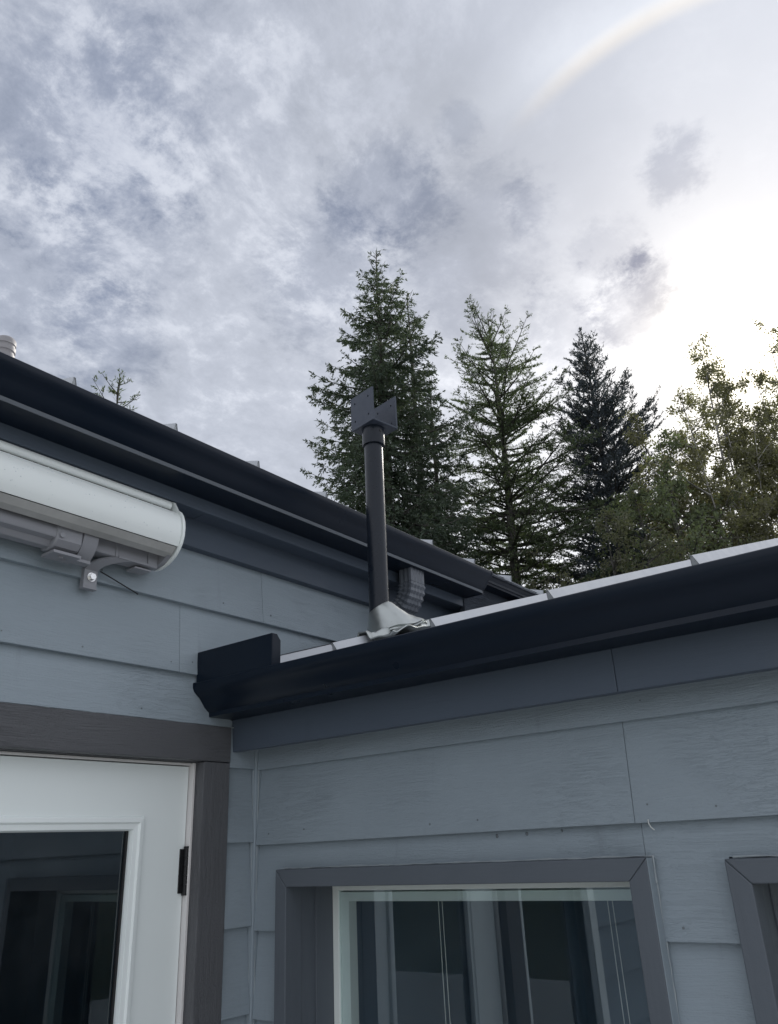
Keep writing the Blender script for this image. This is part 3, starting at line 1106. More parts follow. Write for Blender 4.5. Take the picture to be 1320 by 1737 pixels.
# nails near the laps and paint specks: tiny, kept together
nb = MB()
for (x0, x1, z) in [(-2.1, -0.31, 2.285), (-0.29, 0.9, 2.285), (-1.8, -0.02, 2.474), (0.0, 0.9, 2.474), (-1.1, -0.14, 2.155)]:
    xx = x0 + 0.03
    while xx < x1:
        dz = random.uniform(-0.006, 0.008)
        nb.disc((xx, -0.0166, z + dz), (0, -1, 0), random.uniform(0.0018, 0.0028), 0.0012, 7)
        xx += random.choice((0.2, 0.26, 0.4, 0.41))
part('nail_heads', nb, 'nail', house, kind='stuff')
nb = MB()
for (x0, x1, z) in [(0.05, 1.08, 1.852), (1.10, 2.4, 1.852), (1.13, 1.25, 1.648), (1.12, 2.2, 2.05)]:
    xx = x0 + 0.02
    while xx < x1:
        nb.disc((xx, -0.0166, z + random.uniform(-0.006, 0.008)), (0, -1, 0), random.uniform(0.0016, 0.0026), 0.0012, 7)
        xx += random.choice((0.13, 0.26, 0.4))
part('nail_heads', nb, 'nail', wing, kind='stuff')

# bits of debris and a loose paint thread caught under the lap over the window
for (x, z, r_) in [(0.768, 1.8165, 0.0042), (0.842, 1.8175, 0.0036), (0.925, 1.8205, 0.0025)]:
    ring = lambda k_, yy: [(x + r_ * k_ * math.cos(a) * random.uniform(.7, 1.2), yy, z + r_ * k_ * 1.3 * math.sin(a) * random.uniform(.7, 1.2)) for a in [2 * math.pi * q / 8 for q in range(8)]]
    part('debris', MB().loft([ring(1.0, -0.0005), ring(0.9, -0.004), ring(0.4, -0.006)]), 'nail', wing, smooth=60)
part('paint_thread', MB().tube([(1.118, -0.0205, 1.831), (1.119, -0.0225, 1.824), (1.122, -0.0215, 1.817), (1.127, -0.019, 1.812)], 0.0011, 6), 'cord', wing, smooth=60)

# ------------------------------------------------------------------ awning
awn = thing('retractable_awning', 'long white retractable awning cassette fixed to the wall over the door', 'awning', (-0.42, 0.0, 2.52))
AX = Vector((-0.42, 0.0, 2.52))


def aw(name, mb, mat, smooth=None, bevel=0.0, parent=None, kind=None):
    mb.v = [(p[0] - AX.x, p[1] - AX.y, p[2] - AX.z) for p in mb.v]
    return part(name, mb, mat, parent or awn, smooth, bevel, kind=kind)


XL = -3.3
face = [(-0.112, 2.6545), (-0.122, 2.650), (-0.134, 2.642), (-0.1435, 2.630), (-0.1495, 2.614), (-0.152, 2.597), (-0.151, 2.578), (-0.147, 2.561), (-0.1405, 2.5475)]
outer = face
inner = [(p[0] + 0.006, p[1] + (0.003 if i < 3 else (-0.0 if i < 6 else 0.002))) for i, p in enumerate(face)]
aw('front_cover', MB().strip_x(outer, inner, XL, AX.x - 0.006), 'awn_white', smooth=40)
lip = [(-0.030, 2.688), (-0.094, 2.688), (-0.104, 2.685), (-0.1105, 2.678), (-0.1125, 2.670), (-0.109, 2.663), (-0.101, 2.661), (-0.098, 2.668), (-0.030, 2.676)]
aw('top_hood', MB().prism_x(lip, XL, AX.x - 0.012), 'awn_white', smooth=50)
aw('hood_gap', MB().box((XL, -0.105, 2.652), (AX.x - 0.012, -0.06, 2.6605)), 'gasket')
strip = [(-0.1395, 2.5455), (-0.1255, 2.5305), (-0.108, 2.5235), (-0.108, 2.527), (-0.123, 2.534), (-0.135, 2.547)]
aw('front_rail', MB().prism_x(strip, XL, AX.x - 0.010), 'awn_strip', smooth=20)
aw('fabric_roll', MB().tube([(XL, -0.075, 2.61), (AX.x - 0.02, -0.075, 2.61)], 0.034, 14), 'gasket', smooth=40)
aw('back_plate', MB().box((XL, -0.030, 2.560), (AX.x - 0.02, -0.0165, 2.676)), 'awn_grey')
# end cap: rim a little proud of the cover
cap = [(-0.030, 2.690), (-0.096, 2.690), (-0.108, 2.684), (-0.118, 2.668), (-0.126, 2.6555), (-0.139, 2.646), (-0.148, 2.633), (-0.1545, 2.616), (-0.157, 2.597), (-0.156, 2.576), (-0.151, 2.557),
       (-0.142, 2.541), (-0.126, 2.524), (-0.100, 2.510), (-0.068, 2.502), (-0.045, 2.504), (-0.030, 2.512), (-0.022, 2.54)]
aw('end_cap', MB().prism_x(cap, AX.x - 0.0055, AX.x + 0.0025), 'awn_white', smooth=30, bevel=0.0010)
# folded arm lying in the cassette's underside
arm = [(-0.092, 2.531), (-0.040, 2.531), (-0.036, 2.525), (-0.036, 2.490), (-0.042, 2.484), (-0.066, 2.4835), (-0.072, 2.492), (-0.0745, 2.497), (-0.092, 2.500), (-0.0945, 2.506), (-0.0945, 2.526)]
armo = aw('folded_arm', MB().prism_x(arm, XL, -0.715), 'awn_grey', smooth=30, bevel=0.001)
# elbow casting over the arm's end
el = MB()
el.prism_x([(-0.099, 2.534), (-0.030, 2.534), (-0.030, 2.482), (-0.060, 2.476), (-0.085, 2.482), (-0.097, 2.496)], -0.735, -0.668)
aw('arm_shoulder', el, 'awn_grey', smooth=20, bevel=0.004)
fk = MB()
arc = []
for k in range(9):
    a = R(-8 + 100 * k / 8)
    arc.append((-0.052 - 0.050 * math.cos(a), 2.540 - 0.072 * math.sin(a)))
arc_in = [(p[0] + 0.007, p[1] + 0.003) for p in arc]
fk.strip_x(arc, arc_in, -0.667, -0.628)
fk.box((-0.735, -0.093, 2.464), (-0.665, -0.040, 2.4705))
fk.box((-0.668, -0.070, 2.4655), (-0.626, -0.045, 2.474))
aw('arm_bracket', fk, 'awn_grey', smooth=40)
for (c_b, ax_b, r_b, h_b, n_b) in [((-0.722, -0.097, 2.507), (-0.15, -1, -0.1), 0.0062, 0.006, 8), ((-0.629, -0.078, 2.519), (0, -1, 0), 0.006, 0.008, 6),
                                   ((-0.706, -0.075, 2.464), (0, 0, -1), 0.006, 0.005, 6), ((-0.690, -0.060, 2.464), (0, 0, -1), 0.006, 0.004, 6)]:
    aw('bolt', MB().disc(c_b, ax_b, r_b, h_b, n_b), 'awn_grey', smooth=30)
# square torsion bar
aw('torsion_bar', MB().box((-0.632, -0.078, 2.500), (-0.470, -0.034, 2.546)), 'awn_grey', bevel=0.003)
aw('torsion_bar_end', MB().box((-0.4695, -0.080, 2.498), (-0.440, -0.032, 2.549)), 'awn_grey', bevel=0.002)
aw('clamp', MB().box((-0.585, -0.094, 2.546), (-0.535, -0.040, 2.566)).box((-0.566, -0.081, 2.499), (-0.559, -0.0785, 2.548)), 'awn_grey', bevel=0.003)
aw('side_plate', MB().prism_x([(-0.118, 2.527), (-0.09, 2.510), (-0.05, 2.503), (-0.035, 2.52), (-0.035, 2.56), (-0.11, 2.56)], -0.4395, -0.4265), 'awn_grey', smooth=20)
aw('foot_tab', MB().box((-0.500, -0.070, 2.4885), (-0.452, -0.030, 2.4935)), 'awn_grey', bevel=0.001)
# wall bracket: curved arm from the bar down to its foot
wb = MB()
cur = []
for k in range(11):
    t = k / 10
    cur.append((-0.080 + 0.0485 * t ** 1.2, 2.5035 - 0.036 * t ** 0.85))
left = []
for k in range(11):
    t = k / 10
    xl = -0.552 - 0.063 * math.sin(min(t * 1.25, 1) * math.pi / 2)
    xr = -0.500 - 0.080 * math.sin(min(t * 1.1, 1) * math.pi / 2) ** 0.8
    left.append((xl, xr))
v, f = [], []
for (yy, zz), (xl, xr) in zip(cur, left):
    v += [(xl, yy, zz), (xr, yy, zz), (xr, yy + 0.004, zz + 0.0045), (xl, yy + 0.004, zz + 0.0045)]
for k in range(10):
    for e in range(4):
        f.append((k * 4 + e, k * 4 + (e + 1) % 4, (k + 1) * 4 + (e + 1) % 4, (k + 1) * 4 + e))
f += [(3, 2, 1, 0), (40, 41, 42, 43)]
wb.add(v, f)
wb.box((-0.556, -0.0805, 2.4985), (-0.462, -0.036, 2.5042))
wb.box((-0.6155, -0.0312, 2.423), (-0.5795, -0.0158, 2.4705))
wb.box((-0.617, -0.0340, 2.4190), (-0.578, -0.0158, 2.4232))
wbo = aw('wall_bracket', wb, 'awn_grey', smooth=30)
bt = MB()
bt.disc((-0.5965, -0.031, 2.449), (0, -1, 0), 0.0115, 0.003, 16)
bt.disc((-0.5965, -0.034, 2.449), (0, -1, 0), 0.0085, 0.008, 6)
aw('wall_bolt', bt, 'bolt', smooth=25)
cb = MB().tube([(-0.575, -0.036, 2.468), (-0.535, -0.030, 2.460), (-0.500, -0.025, 2.452), (-0.475, -0.0235, 2.4455), (-0.452, -0.0215, 2.4395)], 0.0016, 6)
aw('cable', cb, 'cable', smooth=50)
# rain drops clinging to the cover
db = MB()
for k in range(90):
    i = random.randrange(1, 7)
    t = random.random()
    yy = face[i][0] * (1 - t) + face[i + 1][0] * t
    zz = face[i][1] * (1 - t) + face[i + 1][1] * t
    x = -0.45 - 0.62 * random.random() ** 0.8
    r_ = random.uniform(0.0009, 0.0019)
    ring1 = [(x + r_ * math.cos(a), yy - 0.0002, zz + r_ * math.sin(a)) for a in [2 * math.pi * q / 7 for q in range(7)]]
    ring2 = [(x + .6 * r_ * math.cos(a), yy - 0.6 * r_, zz + .6 * r_ * math.sin(a)) for a in [2 * math.pi * q / 7 for q in range(7)]]
    db.loft([ring1, ring2])
aw('rain_drops', db, 'drop', smooth=70, kind='stuff')

# ------------------------------------------------------------------ roof post with beam saddle
PX, PY = 0.080, -0.401
post = thing('roof_post', 'black steel post standing on the wing roof, topped by an open beam saddle', 'post', (PX, PY, 2.33))


def pp(name, mb, mat, smooth=None, bevel=0.0, parent=None):
    mb.v = [(p[0] - PX, p[1] - PY, p[2] - 2.33) for p in mb.v]
    return part(name, mb, mat, parent or post, smooth, bevel)


pp('tube', MB().tube([(PX, PY, 2.335), (PX, PY - 0.002, 2.62), (PX, PY - 0.004, 2.965)], 0.0285, 32), 'post', smooth=40)
pp('collar', MB().loft([[(PX + r_ * math.cos(2 * math.pi * k / 32), PY - 0.005 + r_ * math.sin(2 * math.pi * k / 32), z_) for k in range(32)]
                        for (z_, r_) in [(2.945, 0.0295), (2.945, 0.0342), (2.947, 0.0348), (3.004, 0.0348), (3.004, 0.02)]]), 'post', smooth=40)
ca = math.atan2(-1.7227 - PY, -1.618 - PX)
ba = ca + R(42)
pp('bolt_hole_disc', MB().disc((PX + 0.0338 * math.cos(ba), PY - 0.005 + 0.0338 * math.sin(ba), 2.986), (math.cos(ba), math.sin(ba), 0), 0.0052, 0.0022, 10), 'gasket', smooth=40)  # raised black disc in place of the bolt hole's dark inside
# saddle
ud = Vector((0.017, 0.100, 0)).normalized()          # along the plates
vd = Vector((ud.y, -ud.x, 0))                          # across
near = Vector((0.027, -0.449, 3.004))
SZ = 0.1025


def sad(u, v_, z_):
    q_ = near + ud * u + vd * v_
    return (q_.x, q_.y, near.z + z_)


def slab(u0, u1, v0, v1, z0, z1):
    return MB().add([sad(u0, v0, z0), sad(u1, v0, z0), sad(u1, v1, z0), sad(u0, v1, z0), sad(u0, v0, z1), sad(u1, v0, z1), sad(u1, v1, z1), sad(u0, v1, z1)],
                    [(0, 3, 2, 1), (4, 5, 6, 7), (0, 1, 5, 4), (1, 2, 6, 5), (2, 3, 7, 6), (3, 0, 4, 7)])


sb = slab(0, SZ, 0.0062, SZ - 0.0062, 0, 0.006)
pp('base_plate', sb, 'plate', bevel=0.0012)


def holed_plate(v0, v1):
    """upright plate with four real bolt holes: a ring of faces per hole on both sides"""
    H = 0.116
    hs = [(0.020, 0.026), (SZ - 0.020, 0.026), (0.020, 0.090), (SZ - 0.020, 0.090)]
    r_ = 0.0036
    bmx = bmesh.new()
    xs = [0, SZ / 2, SZ]
    zs = [0, H / 2, H]
    K = 12
    for v_ in (v0, v1):
        for i in range(2):
            for j in range(2):
                cxx, czz = hs[j * 2 + i]
                x0, x1, z0, z1 = xs[i], xs[i + 1], zs[j], zs[j + 1]
                inner_, outer_ = [], []
                for k in range(K):
                    a = 2 * math.pi * k / K + math.pi / 4
                    inner_.append((cxx + r_ * math.cos(a), czz + r_ * math.sin(a)))
                    dx, dz = math.cos(a), math.sin(a)
                    t = min([(x1 - cxx) / dx if dx > 1e-9 else 9, (x0 - cxx) / dx if dx < -1e-9 else 9, (z1 - czz) / dz if dz > 1e-9 else 9, (z0 - czz) / dz if dz < -1e-9 else 9])
                    outer_.append((cxx + dx * t, czz + dz * t))
                # snap the four outer rays closest to the corners
                for cx_, cz__ in ((x0, z0), (x0, z1), (x1, z0), (x1, z1)):
                    kk = min(range(K), key=lambda k_: (outer_[k_][0] - cx_) ** 2 + (outer_[k_][1] - cz__) ** 2)
                    outer_[kk] = (cx_, cz__)
                iv = [bmx.verts.new(sad(p[0], v_, p[1])) for p in inner_]
                ov = [bmx.verts.new(sad(p[0], v_, p[1])) for p in outer_]
                for k in range(K):
                    bmx.faces.new((iv[k], iv[(k + 1) % K], ov[(k + 1) % K], ov[k]))
    # hole walls and rim
    for (cxx, czz) in hs:
        a_ = [bmx.verts.new(sad(cxx + r_ * math.cos(2 * math.pi * k / K + math.pi / 4), v0, czz + r_ * math.sin(2 * math.pi * k / K + math.pi / 4))) for k in range(K)]
        b_ = [bmx.verts.new(sad(cxx + r_ * math.cos(2 * math.pi * k / K + math.pi / 4), v1, czz + r_ * math.sin(2 * math.pi * k / K + math.pi / 4))) for k in range(K)]
        for k in range(K):
            bmx.faces.new((a_[k], a_[(k + 1) % K], b_[(k + 1) % K], b_[k]))
    ring = [(0, 0), (SZ, 0), (SZ, H), (0, H)]
    for k in range(4):
        p, q_ = ring[k], ring[(k + 1) % 4]
        bmx.faces.new([bmx.verts.new(sad(*w)) for w in ((p[0], v0, p[1]), (q_[0], v0, q_[1]), (q_[0], v1, q_[1]), (p[0], v1, p[1]))])
    mbx = MB()
    bmx.verts.index_update()
    mbx.add([tuple(v_.co) for v_ in bmx.verts], [tuple(v_.index for v_ in f_.verts) for f_ in bmx.faces])
    bmx.free()
    return mbx


pp('side_plate', holed_plate(0.0, 0.006), 'plate')
pp('side_plate', holed_plate(SZ - 0.006, SZ), 'plate')

# soft flashing boot dressed round the post's foot
boot = thing('flashing_boot', 'crumpled silver grey flashing boot wrapped round the foot of the black post', 'flashing', (PX, PY, 2.33))


def wz(x, y, h=0.0):                       # world point on the wing roof: the roof rises with world X
    return 2.2525 + (x + 0.170) * 0.319 + h


bb = MB()
K = 44
rings = []
levels = [(0.0, 0.0290), (0.015, 0.0300), (0.03, 0.0325), (0.25, 0.0430), (0.50, 0.0560), (0.72, 0.0680), (0.82, 0.0745), (0.87, 0.0790), (0.905, 0.0750), (0.94, 0.0785), (0.975, 0.0830), (1.0, 0.0830)]
ztop = 2.427
DXB, DYB = 0.62, -0.785
for (t, r_) in levels:
    ring = []
    sh = (r_ - 0.0300) * 0.95
    for k in range(K):
        a = 2 * math.pi * k / K
        wr = 1 + (0.026 * math.sin(3 * a + 1.0) + 0.020 * math.sin(7 * a + 5 * t) + 0.012 * math.sin(13 * a - 4 * t)) * min(1, t * 1.5)
        x = PX + DXB * sh + r_ * wr * math.cos(a)
        y = PY - 0.001 + DYB * sh + r_ * wr * math.sin(a)
        # mouth cut on the slant
        zt = ztop + 0.017 * (DXB * math.cos(a) + DYB * math.sin(a))
        zb = wz(x, y, 0.022)
        z = zt * (1 - t) + zb * t + 0.0035 * math.sin(5 * a + 9 * t) * t
        ring.append((x, y, z))
    rings.append(ring)
bb.loft(rings, cap=False)
ob = part('cone', MB().add([(p[0] - PX, p[1] - PY, p[2] - 2.33) for p in bb.v], bb.f), 'boot', boot, smooth=55)
so = ob.modifiers.new('solid', 'SOLIDIFY')
so.thickness = 0.002
so.offset = 1
# apron dressed down over the pan and the rib
ap = MB()
nx, ny = 46, 60
x0, x1, y0, y1 = -0.055, 0.25, -0.550, -0.335
v, f = [], []
for i in range(nx + 1):
    for j in range(ny + 1):
        fx, fy = i / nx, j / ny
        x = x0 + (x1 - x0) * fx
        y = y0 + (y1 - y0) * fy
        edge = 0.012 * math.sin(11 * fx + 2) * (1 if fy < 0.5 else -1) * abs(2 * fy - 1)
        y += edge * 0.3
        x += 0.004 * math.sin(9 * fy + 1) * (1 - fx)
        dr = abs(y + 0.450)
        rib = 0.0235 * max(0.0, min(1.0, (0.026 - dr) / 0.012))
        wr = 0.0020 * math.sin(40 * y + 18 * x) + 0.0012 * math.sin(95 * x - 30 * y) + 0.0009 * math.sin(130 * y)
        swell = 0.020 * math.exp(-((x - 0.02 - 0.3 * (y + 0.5)) ** 2 / 0.0012 + (y + 0.52) ** 2 / 0.0030)) + 0.010 * math.exp(-((x - x0) / 0.012) ** 2)
        lip_ = 0.008 * (math.exp(-(fy / 0.05) ** 2) + math.exp(-((1 - fy) / 0.05) ** 2))
        v.append((x - PX, y - PY, wz(x, y, 0.005 + rib + abs(wr) + swell + lip_) - 2.33))
for i in range(nx):
    for j in range(ny):
        f.append((i * (ny + 1) + j, i * (ny + 1) + j + 1, (i + 1) * (ny + 1) + j + 1, (i + 1) * (ny + 1) + j))
ob = part('apron', MB().add(v, f), 'boot', boot, smooth=60)
so = ob.modifiers.new('solid', 'SOLIDIFY')
so.thickness = 0.003
so.offset = 1


# ------------------------------------------------------------------ trees
def quads_mesh(name, verts, mat, n=4):
    """verts: (N, n, 3) array of separate faces"""
    N = len(verts)
    me = bpy.data.meshes.new(name)
    me.vertices.add(N * n)
    me.vertices.foreach_set('co', np.ascontiguousarray(verts, dtype=np.float32).ravel())
    me.loops.add(N * n)
    me.loops.foreach_set('vertex_index', np.arange(N * n, dtype=np.int32))
    me.polygons.add(N)
    me.polygons.foreach_set('loop_start', np.arange(0, N * n, n, dtype=np.int32))
    me.update(calc_edges=True)
    me.materials.append(MAT[mat])
    return me


def unit(a):
    return a / np.maximum(np.linalg.norm(a, axis=-1, keepdims=True), 1e-9)


def blades(c, d, length, width, rg):
    """diamond shaped sprays: base c, direction d"""
    N = len(c)
    rnd = unit(rg.normal(size=(N, 3)))
    side = unit(np.cross(d, rnd))
    L = length[:, None]
    Wd = width[:, None]
    tip = c + d * L
    mid = c + d * L * 0.45
    return np.stack([c, mid + side * Wd, tip, mid - side * Wd], axis=1)


def wood_tubes(paths, sides=4):
    """list of (points (k,3), radii (k)) -> one MB-like vertex/face set"""
    V, F = [], []
    o = 0
    for pts, rad in paths:
        k = len(pts)
        d = unit(np.gradient(pts, axis=0))
        ref = np.array([0.0, 0.0, 1.0]) if abs(d[0][2]) < 0.9 else np.array([1.0, 0.0, 0.0])
        s = unit(np.cross(d, ref))
        u = np.cross(d, s)
        for i in range(k):
            for q_ in range(sides):
                a = 2 * math.pi * q_ / sides
                V.append(pts[i] + (s[i] * math.cos(a) + u[i] * math.sin(a)) * rad[i])
        for i in range(k - 1):
            for q_ in range(sides):
                F.append((o + i * sides + q_, o + i * sides + (q_ + 1) % sides, o + (i + 1) * sides + (q_ + 1) % sides, o + (i + 1) * sides + q_))
        o += k * sides
    me = bpy.data.meshes.new('trunk')
    me.from_pydata([tuple(p) for p in V], [], F)
    me.shade_smooth()
    return me


def tree_thing(name, label, cat, loc, wood, leaves, bark, leaf, group='trees behind the roofs'):
    t = thing(name, label, cat, loc, 0, group)
    wm = wood_tubes(wood, 5)
    wm.materials.append(MAT[bark])
    link('trunk', wm, t)
    link('crown', quads_mesh('crown', leaves, leaf), t)
    return t


def conifer(seed, H, r_base, z_low, n_br, kind, lean=(0.0, 0.0), lop=None):
    rg = np.random.default_rng(seed)
    wood, L = [], []
    tz = np.linspace(0, H, 14)
    wob = np.cumsum(rg.normal(scale=0.018 * H / 16, size=(14, 2)), axis=0)
    wob -= np.outer(np.linspace(0, 1, 14), wob[-1])
    tp = np.column_stack([lean[0] * (tz / H - 1) + wob[:, 0], lean[1] * (tz / H - 1) + wob[:, 1], tz])
    r0 = 0.0135 * H + 0.02
    wood.append((tp, np.maximum(r0 * (1 - tz / H) ** 0.85, 0.012)))
    z_see = 4.6
    hs = np.sort(z_see + (H * 0.992 - z_see) * (1 - (1 - rg.random(n_br)) ** 0.80))
    if kind != 'larch':
        wsp = 0.52 if kind == 'spruce' else 0.44
        hq = (np.floor(hs / wsp) + 0.5) * wsp + rg.normal(scale=0.05, size=n_br)
        hs = np.sort(np.minimum(np.where(rg.random(n_br) < 0.7, hq, hs), H * 0.993))
    az = (np.arange(n_br) * 2.39996 + rg.normal(scale=0.5, size=n_br))
    # whole limbs missing or long, in patches: the uneven outline of an old tree
    gapn = rg.random(9) * 6.28
    for i in range(n_br):
        h = hs[i]
        t = (h - z_low) / (H - z_low)
        prof = (1 - t) ** {'spruce': 0.52, 'blue': 0.66, 'larch': 0.36}[kind] * (0.92 + 0.08 * math.sin(9 * t + gapn[0]))
        uneven = 1 + (0.20 if kind != 'blue' else 0.10) * math.sin(2 * az[i] + gapn[1] + 7 * t) + 0.14 * math.sin(3 * az[i] + gapn[2] - 11 * t)
        Lb = max(0.22, r_base * prof * uneven * rg.uniform(0.55, 1.15))
        if lop:
            Lb *= lop(az[i], t)
        if kind == 'spruce':
            e0 = math.radians(-22 + 62 * t ** 1.3 + rg.normal(scale=7))
            curve = 0.30 * (1 - t)
        elif kind == 'blue':
            e0 = math.radians(-8 + 62 * t ** 1.5 + rg.normal(scale=7))
            curve = 0.22
        else:
            e0 = math.radians(-6 + 44 * t ** 1.8 + rg.normal(scale=11))
            curve = 0.16
        if kind != 'larch':
            e0 = min(e0, math.asin(min(0.95, max(-0.2, 0.62 * (H - h) / Lb - 0.12))))
        if kind == 'larch':
            e0 = min(e0, math.asin(min(0.95, max(0.02, (0.72 * (H - h) - 0.16 * Lb) / (1.05 * Lb)))))
        dirh = np.array([math.cos(az[i]), math.sin(az[i]), 0])
        base = np.array([np.interp(h, tz, tp[:, 0]), np.interp(h, tz, tp[:, 1]), h])
        s = np.linspace(0, 1, 7)
        zoff = Lb * (math.sin(e0) * s + (curve * (s ** 2.2) - 0.20 * (1 - t) * np.sin(np.pi * s) * (kind == 'spruce')))
        bend = rg.normal(scale=0.10) * Lb
        perp = np.array([-dirh[1], dirh[0], 0])
        pts = base + np.outer(Lb * math.cos(e0) * s, dirh) + np.outer(s ** 2 * bend, perp)
        pts[:, 2] += zoff
        wood.append((pts, np.maximum((0.010 + 0.012 * Lb) * (1 - s) ** 0.9, 0.004)))
        # side twigs
        step = 0.085 if kind != 'larch' else 0.115
        ns = max(4, int(Lb / step) * 2)
        ss = rg.random(ns) ** 0.75
        if kind != 'larch':
            kc = max(2, int(Lb / 0.30))
            cl = (np.floor(ss * kc) + 0.5) / kc
            ss = np.where(rg.random(ns) < 0.75, cl + (ss - cl) * 0.5, ss)
        ss = np.clip(ss, 0.07 if t > .5 else 0.14, 1.0)
        bp = np.stack([np.interp(ss, s, pts[:, k]) for k in range(3)], axis=1)
        tang = unit(np.stack([np.interp(np.clip(ss + .05, 0, 1), s, pts[:, k]) - np.interp(np.clip(ss - .05, 0, 1), s, pts[:, k]) for k in range(3)], axis=1))
        sgn = np.where(rg.random(ns) < 0.5, -1.0, 1.0)
        fwd = rg.uniform(0.45, 1.1, ns)
        td = tang * fwd[:, None] + perp * sgn[:, None] * rg.uniform(0.5, 1.0, ns)[:, None]
        hang = {'spruce': -0.45 - 0.45 * (1 - t), 'blue': 0.06, 'larch': -0.05}[kind]
        td[:, 2] += hang * rg.uniform(0.3, 1.3, ns)
        td = unit(td)
        tl = (0.10 + 0.34 * Lb * (1 - ss) ** 0.7 * rg.uniform(0.5, 1.1, ns))
        tl = np.clip(tl * (0.55 + 0.45 * min(1.0, (1 - t) * 4)), 0.07, {'spruce': 0.75, 'blue': 0.60, 'larch': 0.70}[kind])
        if kind == 'larch':
            for k in range(0, ns, 2):
                q2 = np.array([bp[k], bp[k] + td[k] * tl[k] * 0.5 + np.array([0, 0, -0.02]), bp[k] + td[k] * tl[k]])
                wood.append((q2, np.array([0.006, 0.0045, 0.003])))
        # sprays along each twig
        gap = {'spruce': 0.017, 'blue': 0.017, 'larch': 0.014}[kind]
        cnt = np.maximum(2, (tl / gap).astype(int))
        idx = np.repeat(np.arange(ns), cnt)
        u = rg.random(len(idx))
        c = bp[idx] + td[idx] * (tl[idx] * u)[:, None]
        c[:, 2] += hang * 0.22 * (u ** 2) * tl[idx]
        spread = {'spruce': 0.75, 'blue': 0.80, 'larch': 1.25}[kind]
        d = unit(td[idx] + rg.normal(scale=spread * 0.6, size=(len(idx), 3)) + np.array([0, 0, {'spruce': -0.25, 'blue': 0.12, 'larch': 0.15}[kind]]))
        ln = {'spruce': (0.045, 0.115), 'blue': (0.045, 0.10), 'larch': (0.04, 0.085)}[kind]
        wd = {'spruce': (0.008, 0.017), 'blue': (0.007, 0.014), 'larch': (0.006, 0.013)}[kind]
        L.append(blades(c, d, rg.uniform(*ln, len(c)), rg.uniform(*wd, len(c)), rg))
    # leader
    k = 26
    c = np.column_stack([np.zeros(k), np.zeros(k), H - 0.6 * rg.random(k)])
    d = unit(np.column_stack([rg.normal(size=k), rg.normal(size=k), rg.uniform(0.4, 1.6, k)]))
    L.append(blades(c, d, rg.uniform(0.08, 0.22, k), rg.uniform(0.008, 0.016, k), rg))
    return wood, np.concatenate(L)


def broadleaf(seed, H, spread, stems, z_fork, leaf, n_leaf, stem_r=0.06, top_pow=0.8, low=0.35, levels=2, up=0.75):
    """several stems fanning from the foot, ascending limbs, leaves round the twig ends"""
    rg = np.random.default_rng(seed)
    wood, ends = [], []
    for sidx in range(stems):
        a = 6.283 * sidx / stems + rg.normal(scale=0.4)
        out = spread * (0.10 + 0.42 * rg.random())
        Hs = H * (1.0 if sidx == 0 else rg.uniform(0.72, 0.97))
        if sidx == 0:
            out *= 0.15
        s = np.linspace(0, 1, 10)
        w = np.cumsum(rg.normal(scale=0.06, size=(10, 2)), axis=0)
        pts = np.column_stack([math.cos(a) * out * s ** 1.2 + w[:, 0] * s, math.sin(a) * out * s ** 1.2 + w[:, 1] * s, Hs * s])
        rr = stem_r * (1 if sidx == 0 else rg.uniform(0.55, 0.9))
        wood.append((pts, np.maximum(rr * (1 - s) ** 0.8, 0.006)))
        nb = int(34 * (1 if sidx == 0 else 0.8))
        for b in range(nb):
            t = low + (1 - low) * rg.random() ** 0.85
            p0 = np.array([np.interp(t, s, pts[:, k]) for k in range(3)])
            prof = math.sin(math.pi * min(1, ((t - low) / (1 - low)) ** top_pow * 0.86 + 0.14)) * 0.85 + 0.15
            Lb = spread * 0.62 * prof * rg.uniform(0.45, 1.1)
            ba = a + rg.normal(scale=1.5) if stems > 1 else 6.283 * rg.random()
            dv = unit(np.array([math.cos(ba), math.sin(ba), up * rg.uniform(0.5, 1.6)]))
            s2 = np.linspace(0, 1, 5)
            q_ = p0 + np.outer(s2 * Lb, dv)
            q_[:, 2] += -0.10 * Lb * s2 ** 2 + 0.05 * rg.normal()
            q_[1:, :2] += rg.normal(scale=0.05 * Lb, size=(4, 2)) * s2[1:, None]
            wood.append((q_, np.maximum((0.010 + 0.010 * Lb) * (1 - s2) ** 0.9, 0.0035)))
            for w2 in range(6):
                tt = rg.uniform(0.25, 1.0)
                p1 = np.array([np.interp(tt, s2, q_[:, k]) for k in range(3)])
                d2 = unit(dv * 0.7 + rg.normal(scale=0.7, size=3) + np.array([0, 0, 0.15]))
                l2 = Lb * rg.uniform(0.2, 0.5) * (1.15 - tt * 0.5)
                q2 = np.array([p1, p1 + d2 * l2 * 0.5 + np.array([0, 0, -0.03 * l2]), p1 + d2 * l2 - np.array([0, 0, 0.14 * l2])])
                wood.append((q2, np.array([0.006, 0.004, 0.0025])))
                ends.append((q2, l2))
    ends_p = np.array([e[0] for e in ends])
    l2 = np.array([e[1] for e in ends])
    pr = l2 / l2.sum()
    idx = rg.choice(len(ends), size=n_leaf, p=pr)
    u = rg.random(n_leaf) ** 0.7
    c = np.where((u < 0.5)[:, None], ends_p[idx, 0] + (ends_p[idx, 1] - ends_p[idx, 0]) * (u * 2)[:, None], ends_p[idx, 1] + (ends_p[idx, 2] - ends_p[idx, 1]) * (u * 2 - 1)[:, None])
    c = c + rg.normal(scale=leaf * 0.95, size=(n_leaf, 3))
    d = unit(rg.normal(size=(n_leaf, 3)) + np.array([0, 0, -0.7]))
    return wood, blades(c, d, rg.uniform(0.75, 1.35, n_leaf) * leaf, rg.uniform(0.26, 0.42, n_leaf) * leaf, rg)


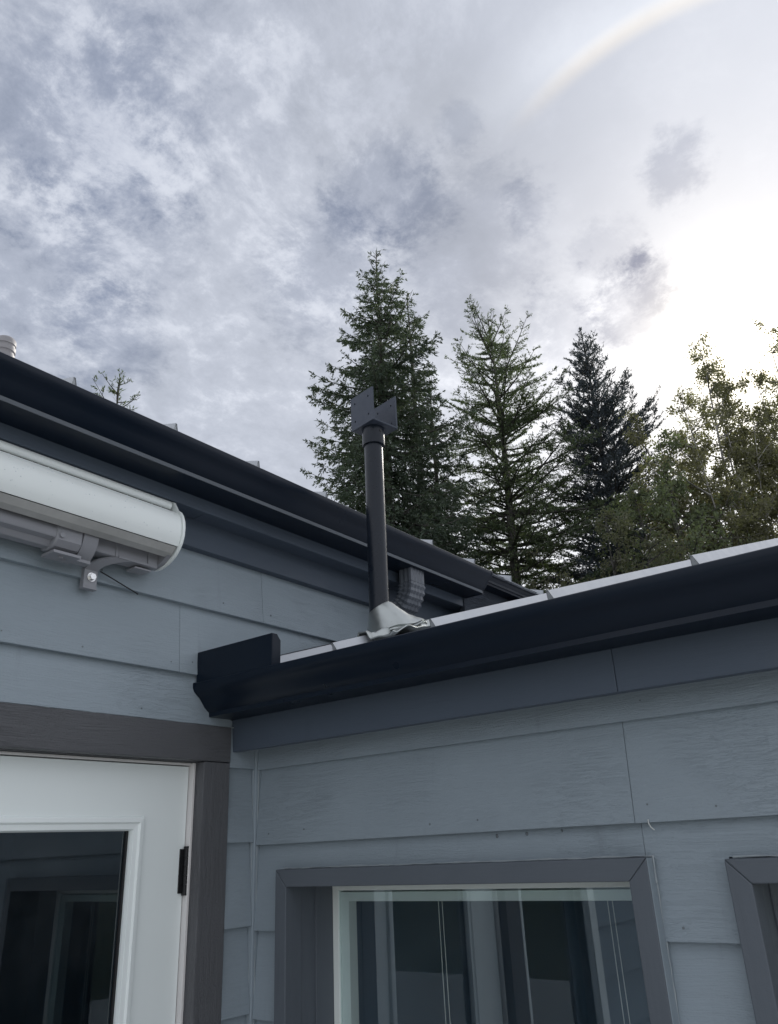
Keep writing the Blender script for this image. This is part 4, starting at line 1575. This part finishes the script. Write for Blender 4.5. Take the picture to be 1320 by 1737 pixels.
# tall shaggy spruces on the left of the group
w, l = conifer(3, 16.04, 2.5, 3.2, 380, 'spruce')
tree_thing('spruce_tree', 'tallest spruce, dark shaggy crown right behind the black post', 'spruce', (11.187, 7.870, 0), w, l, 'bark', 'spruce')
w, l = conifer(5, 15.77, 1.7, 3.0, 230, 'spruce')
tree_thing('spruce_tree', 'dark spruce whose crown merges with the right flank of the tallest tree', 'spruce', (12.844, 8.132, 0), w, l, 'bark', 'spruce')
w, l = conifer(8, 13.38, 1.6, 2.5, 170, 'spruce')
tree_thing('spruce_tree', 'shorter drooping spruce between the tallest spruce and the larch', 'spruce', (13.508, 8.034, 0), w, l, 'bark', 'spruce')
w, l = conifer(13, 15.9, 3.3, 3.0, 250, 'larch', lean=(0.1, -0.15))
tree_thing('larch_tree', 'airy green larch with thin see through branches and a bare dark trunk', 'larch', (15.264, 6.995, 0), w, l, 'bark', 'larch')
w, l = conifer(21, 15.55, 3.35, 3.0, 400, 'blue')
tree_thing('blue_spruce_tree', 'dense blue grey spruce with a pointed top, left of the birch', 'spruce', (17.205, 5.038, 0), w, l, 'bark', 'blue')
w, l = broadleaf(31, 14.1, 3.4, 8, 1.0, 0.066, 62000, 0.085, low=0.36)
tree_thing('birch_tree', 'many stemmed birch standing in front of the bright sun', 'birch', (16.984, 2.147, 0), w, l, 'birch_bark', 'birch')
w, l = broadleaf(37, 14.1, 3.3, 7, 1.0, 0.066, 56000, 0.08, low=0.34)
tree_thing('birch_tree', 'leafy birch half cut by the right edge of the photo', 'birch', (18.263, 0.380, 0), w, l, 'birch_bark', 'birch')
w, l = broadleaf(41, 10.2, 3.7, 5, 1.0, 0.072, 26000, 0.08, low=0.25, up=0.5)
tree_thing('maple_tree', 'rounded green tree below the birch, rising over the wing roof', 'tree', (14.78, 2.861, 0), w, l, 'bark', 'maple')
w, l = broadleaf(47, 7.8, 3.2, 5, 1.0, 0.060, 26000, 0.06, low=0.25, up=0.5)
tree_thing('olive_shrub', 'low olive brown bushy tree just above the wing roof', 'tree', (12.358, 3.725, 0), w, l, 'bark', 'olive')
w, l = conifer(55, 10.50, 1.25, 3.0, 100, 'larch')
tree_thing('larch_tree', 'lone larch tip poking above the main gutter, far left of the other trees', 'larch', (5.729, 10.195, 0), w, l, 'bark', 'larch')
